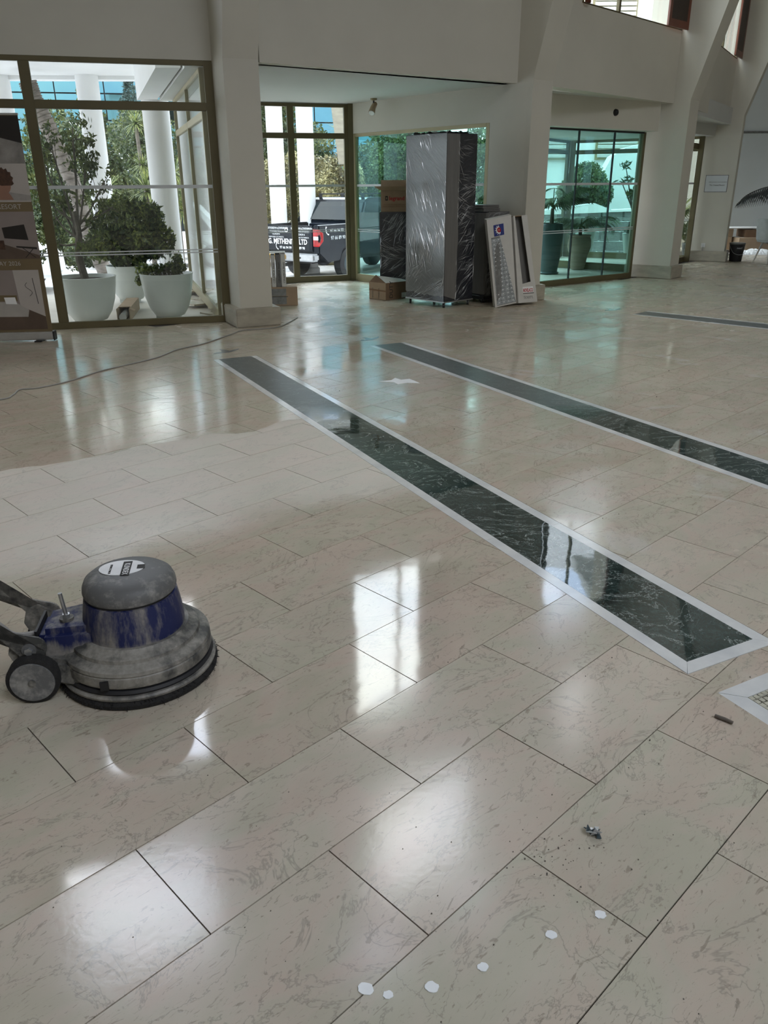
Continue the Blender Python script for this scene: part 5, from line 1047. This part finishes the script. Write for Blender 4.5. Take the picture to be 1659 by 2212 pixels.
tag(MB().tube([(1.000, 1.985, .007), (1.022, 1.968, .007), (1.040, 1.950, .007)], [.0055, .006, .005], 8).build('twig', 'bark', None, smooth=True), 'short brown twig lying below the mosaic corner', 'twig')
gr_ = MB()
for (cx, cy, sx, sy, n_) in ((.40, 1.44, .08, .035, 45), (.75, 1.95, .3, .25, 30), (.30, 1.55, .5, .25, 22), (.55, 2.9, 1.2, .8, 14), (.3, 6.3, 1.2, .8, 14), (.1, 1.25, .35, .12, 14)):
    for k in range(n_):
        x, y = random.gauss(cx, sx), random.gauss(cy, sy)
        if y < .9: continue
        r = random.uniform(.0009, .0022)*(1 if y < 3 else 2.0); gr_.hexa([(x-r, y-r, .0), (x+r, y-r*.7, .0), (x+r, y+r, .0), (x-r*.6, y+r, .0)], [(x-r*.4, y-r*.5, r*1.3), (x+r*.5, y-r*.3, r*1.2), (x+r*.3, y+r*.5, r*1.4), (x-r*.3, y+r*.4, r)])
o = gr_.build('grit', 'bark', None, kind='stuff'); tag(o, 'dark grit crumbs scattered over the polished floor', 'grit')
# bird-shaped stone inlays at the ends of the strips
for k, (x, y, s, rz, lb) in enumerate(((-1.53, 7.80, .17, .6, 'grey stone dove inlay in front of the left marble strip'), (-.13, 8.43, .16, .6, 'grey stone dove inlay in front of the middle marble strip'), (2.98, 10.43, .18, .4, 'grey stone dove inlay in front of the farthest marble strip'))):
    pts = [(-.9, -.1), (-.45, -.25), (.0, -.3), (.4, -.1), (.75, .15), (1.0, .5), (.5, .3), (.2, .15), (.15, .6), (-.1, .9), (-.15, .4), (-.35, .1), (-.6, .15)]
    o = MB().prism([(x+s*(a*c_(rz)-b*s_(rz)), y+s*(a*s_(rz)+b*c_(rz))) for a, b in pts], -.001, .0012).build('floor_inlay', 'inlay'); tag(o, lb, 'inlay', 'dove inlays at the strip ends')

# ------------------------------------------------------------------ pillar D sign, socket; bucket, cartons, chair, palm
FLd, FRd, td, od = pD; sd_ = -td   # left side face of pillar D, from front corner outwards
n4 = Vector((-td.x, -td.y, 0)); o3 = Vector((od.x, od.y, 0)); F3 = Vector((FLd.x, FLd.y, 0))
t = thing('wall_sign', 'small pale grey sign with two lines of text on the far pillar', 'sign', (0, 0, 0))
Q = lambda s, z, o=0: F3+o3*s+n4*o+Vector((0, 0, z))
MB().extr([Q(.13, 1.345), Q(.54, 1.345), Q(.54, 1.645), Q(.13, 1.645)], n4*.012).build('sign_board', 'stripe', t)
MB().extr([Q(.12, 1.335), Q(.55, 1.335), Q(.55, 1.655), Q(.12, 1.655)], n4*.006).build('sign_frame', 'inlay', t)
text('ΠΡΟΣΟΧΗ ΟΛΙΣΘΗΡΟ', .032, Q(.48, 1.51, .012), -o3, (0, 0, 1), 'inlay', t, off=.001); text('The Coastal Resort', .036, Q(.46, 1.455, .012), -o3, (0, 0, 1), 'ink', t, off=.001)
t = thing('power_socket', 'white double power socket low on the far pillar', 'socket', (0, 0, 0))
MB().extr([Q(.38, .275), Q(.46, .275), Q(.46, .36), Q(.38, .36)], n4*.012).build('socket_plate', 'white_pl', t); MB().tube([Q(.42, .315, .012), Q(.42, .315, .016)], .018, 14).build('socket_face', 'stripe', t); MB().tube([Q(.42, .29, .014), Q(.42, .22, .03), Q(.43, .20, .02)], .006, 6).build('plug_lead', 'cable', t)
t = thing('bucket', 'black plastic paint bucket with a lid beside the far pillar', 'bucket', (7.33, 17.20, .001))
MB().lathe([(.115, 0), (.12, .01), (.15, .33), (.152, .345)], seg=28).build('bucket_body', 'black', t, smooth=True); MB().lathe([(.157, .34), (.157, .362), (.14, .366)], seg=28).build('lid', 'foam', t, smooth=True)
MB().tube(cr([(-.155, 0, .31), (-.12, -.13, .18), (0, -.17, .14), (.12, -.13, .18), (.155, 0, .31)], 4), .004, 6).build('bail_handle', 'steel', t)
text('PAINT', .04, (-.06, -.142, .25), (1, 0, 0), (0, 0, 1), 'stripe', t)
for k, (x0, x1, y0, z0, z1, mm, lb) in enumerate(((8.25, 9.05, 19.3, 0, .33, 'card', 'large brown carton on the floor behind the bucket'), (7.85, 8.20, 19.6, 0, .34, 'card', 'narrow brown carton left of the large one behind the far pillar'), (7.85, 8.22, 19.62, .341, .52, 'card', 'brown carton on top of the narrow one behind the far pillar'), (8.45, 8.78, 19.5, .331, .50, 'card_d', 'small brown carton in the gap on top of the large one'))):
    t = thing('carton', lb, 'box', (0, 0, 0)); MB().box(x0, x1, y0, y0+.5, z0+.001, z1).build('carton_body', mm, t, bevel=.004); MB().box(x0, x1, y0+.22, y0+.28, z1, z1+.002).build('tape', 'card_w', t)
tag(MB().box(8.0, 8.95, 19.5, 20.0, .521, .545).build('white_board', 'card_w', None, bevel=.004), 'white panel lying across the tops of the cartons', 'board')
# crumpled white sheet
vs = []; fs = []; gx, gy = 26, 9
for i in range(gx+1):
    for j in range(gy+1):
        e = math.sin(pi*i/gx)*math.sin(pi*j/gy); vs.append((8.0+i*.042+random.uniform(-.015, .015), 18.75+j*.06, .004+e*(.03+.11*abs(math.sin(i*1.1+j*.6))*random.uniform(.5, 1))))
for i in range(gx):
    for j in range(gy): fs.append((i*(gy+1)+j, (i+1)*(gy+1)+j, (i+1)*(gy+1)+j+1, i*(gy+1)+j+1))
n0 = len(vs); vs += [(x, y, max(.001, z-.003)) for x, y, z in vs]; fs += [tuple(k+n0 for k in f[::-1]) for f in fs]
tag(MB().add(vs, fs).build('plastic_sheet', 'white_pl', None), 'crumpled white plastic sheet on the floor before the cartons', 'plastic sheet')
t = thing('tub_chair', 'grey tub chair with splayed wooden legs at the right edge', 'chair', (7.72, 16.6, 0), rad(200))
prof = []
for k in range(25):
    a = -2.0+4.0*k/24; prof.append(a)
vs = []; fs = []
for k, a in enumerate(prof):
    hgt = .86-.10*abs(a/2)**2
    for (r, z) in ((.20, .42), (.27, .46), (.31, hgt-.02), (.30, hgt), (.28, hgt-.02), (.245, .48), (.18, .45)): vs.append((r*c_(a), r*s_(a), z))
m7 = 7
for k in range(24):
    for j in range(m7): fs.append((k*m7+j, (k+1)*m7+j, (k+1)*m7+(j+1) % m7, k*m7+(j+1) % m7))
fs += [tuple(range(m7-1, -1, -1)), tuple(24*m7+j for j in range(m7))]
MB().add(vs, fs).build('backrest', 'chair', t, smooth=True); MB().lathe([(.20, .41), (.25, .42), (.26, .47), (.20, .50)], seg=28).build('seat', 'chair', t, smooth=True)
for a in (.8, 2.35, -.8, -2.35): MB().tube([(.13*c_(a), .13*s_(a), .42), (.27*c_(a), .27*s_(a), .002)], [.022, .014], 10).build('leg', 'chair_leg', t, smooth=True)
MB().box(-.13, .13, -.03, .03, .385, .41).box(-.03, .03, -.13, .13, .385, .41).build('leg_frame', 'chair_leg', t)
def frond(mb_V, mb_F, base, az, Lf, rise, droop, nl=26, ll=.32, wd=.018, sag=.5):
    base = np.array(base, float); d = np.array([c_(az), s_(az), 0]); sd = np.array([-s_(az), c_(az), 0]); pts = []
    for k in range(nl+1):
        s = k/nl; pts.append(base+d*Lf*s*(1-.12*s)+np.array([0, 0, rise*s-droop*s*s]))
    for k in range(2, nl+1):
        s = k/nl; l = ll*math.sin(pi*min(1, .12+s*.88))**.6*1.0+.05
        for sg in (-1, 1):
            dirv = sd*sg*.75+d*.55+np.array([0, 0, .05]); dirv /= np.linalg.norm(dirv); p0 = pts[k]; p1 = p0+dirv*l*.5+np.array([0, 0, -sag*l*.15]); p2 = p0+dirv*l*.92+np.array([0, 0, -sag*l*.75])
            w = np.cross(dirv, [0, 0, 1]); w = w/np.linalg.norm(w)*wd/2; o = len(mb_V); mb_V += [p0-w*.5, p0+w*.5, p1+w, p1-w, p2+w*.15, p2-w*.15]; mb_F += [(o, o+1, o+2, o+3), (o+3, o+2, o+4, o+5)]
    for k in range(nl):
        w = sd*.008; o = len(mb_V); mb_V += [pts[k]-w, pts[k]+w, pts[k+1]+w, pts[k+1]-w]; mb_F.append((o, o+1, o+2, o+3))
def palm(label, x, y, z, potR, potH, potmt, fr_, mt_='leaf_palm', ll=.3, wd=.02, stem=.25, sag=.5, prof=None, name='potted_palm'):
    t = thing(name, label, 'plant', (x, y, z))
    prof = prof or [(potR*.7, .0), (potR*.85, potH*.3), (potR, potH*.8), (potR*1.02, potH), (potR*.92, potH), (potR*.9, potH-.04)]
    MB().lathe(prof, seg=32).build('planter', potmt, t, smooth=True)
    if stem: MB().tube([(0, 0, potH-.05), (0, 0, potH+stem)], [.04, .03], 8).build('stem', 'bark', t, smooth=True)
    for (az, Lf, rise, droop) in fr_:
        V, Fq = [], []; frond(V, Fq, (0, 0, potH+stem), az, Lf, rise, droop, ll=ll, wd=wd, sag=sag); npmesh('frond', V, Fq, mt_, t)
    return t
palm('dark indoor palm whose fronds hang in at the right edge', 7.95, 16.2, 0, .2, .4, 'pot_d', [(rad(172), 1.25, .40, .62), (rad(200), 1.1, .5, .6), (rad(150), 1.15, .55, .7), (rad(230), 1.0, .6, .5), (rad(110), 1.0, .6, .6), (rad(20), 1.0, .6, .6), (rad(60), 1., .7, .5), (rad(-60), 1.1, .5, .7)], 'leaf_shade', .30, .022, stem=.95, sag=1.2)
R_f = lambda n, L0, r0, d0, sd_: [(2*pi*k/n+random.Random(sd_*10+k).uniform(-.25, .25), L0*random.Random(sd_+k).uniform(.8, 1.15), r0*random.Random(sd_+k+5).uniform(.7, 1.2), d0*random.Random(sd_+k+9).uniform(.7, 1.2)) for k in range(n)]
palm('palm in a tall dark planter just inside the sliding doors at left', 3.02, 15.0, 0, .20, .86, 'pot_d', R_f(8, .8, .75, .55, 3), 'leaf_palm', .34, .035, prof=[(.17, 0), (.19, .02), (.155, .04), (.2, .35), (.215, .7), (.20, .84), (.19, .86), (.17, .84)])
palm('feathery palm in a terracotta urn behind the sliding doors', 3.72, 15.75, 0, .2, .62, 'terra', R_f(12, .75, .60, .60, 8), 'leaf_palm', .26, .02, stem=.12, prof=[(.11, 0), (.13, .03), (.17, .25), (.22, .42), (.21, .54), (.19, .58), (.21, .62), (.17, .61)])
palm('spreading palm in a white planter outside the lobby glass', 4.75, 19.6, -.1, .22, .6, 'pot', R_f(10, .9, .7, .8, 12), 'leaf_palm', .3, .025, stem=.1)
palm('bright green palm glimpsed between the two right pillars', 6.55, 19.2, -.02, .2, .5, 'pot', R_f(12, .9, 1.0, .5, 21), 'leaf_yuc', .34, .04, stem=.15)
t = thing('potted_frangipani', 'bare branched frangipani with leaf tufts in a white pot outside the lobby', 'plant', (5.5, 18.35, -.02))
MB().lathe([(.14, 0), (.19, .25), (.23, .5), (.235, .52), (.21, .52)], seg=28).build('planter', 'pot', t, smooth=True)
bs = MB(); tips = []
for k in range(12):
    a = k*.55; m1 = Vector((.12*c_(a), .12*s_(a), 1.1)); e = Vector((.38*c_(a)*random.uniform(.5, 1.1), .38*s_(a), random.uniform(1.2, 1.95))); bs.tube([(0, 0, .45), (0, 0, .8), m1, e], [.03, .025, .015, .009], 6); tips.append(tuple(e))
bs.build('branches', 'bark', t, smooth=True); V, Fq = leafcloud(tips, [(.13, .13, .10)]*len(tips), 420, .12, flat=.8, shell=.2, aspect=.28); npmesh('foliage', V, Fq, 'leaf_dark', t, 'stuff')
V, Fq = leafcloud([(0, 0, .6)], [(.2, .2, .12)], 260, .08, flat=.8, shell=.3, aspect=.5); npmesh('foliage', V, Fq, 'leaf_palm', t, 'stuff')
t = thing('shrub', 'bright leafy shrub in a pale pot low between the right pillars', 'plant', (6.62, 17.95, -.02)); bowl(t, .16, .34, 'pot_d', False)
V, Fq = leafcloud([(0, 0, .5), (.08, 0, .7), (-.08, 0, .62)], [(.2, .2, .2)]*3, 700, .08, flat=.7, shell=.3, aspect=.6); npmesh('foliage', V, Fq, 'leaf_lush', t, 'stuff')
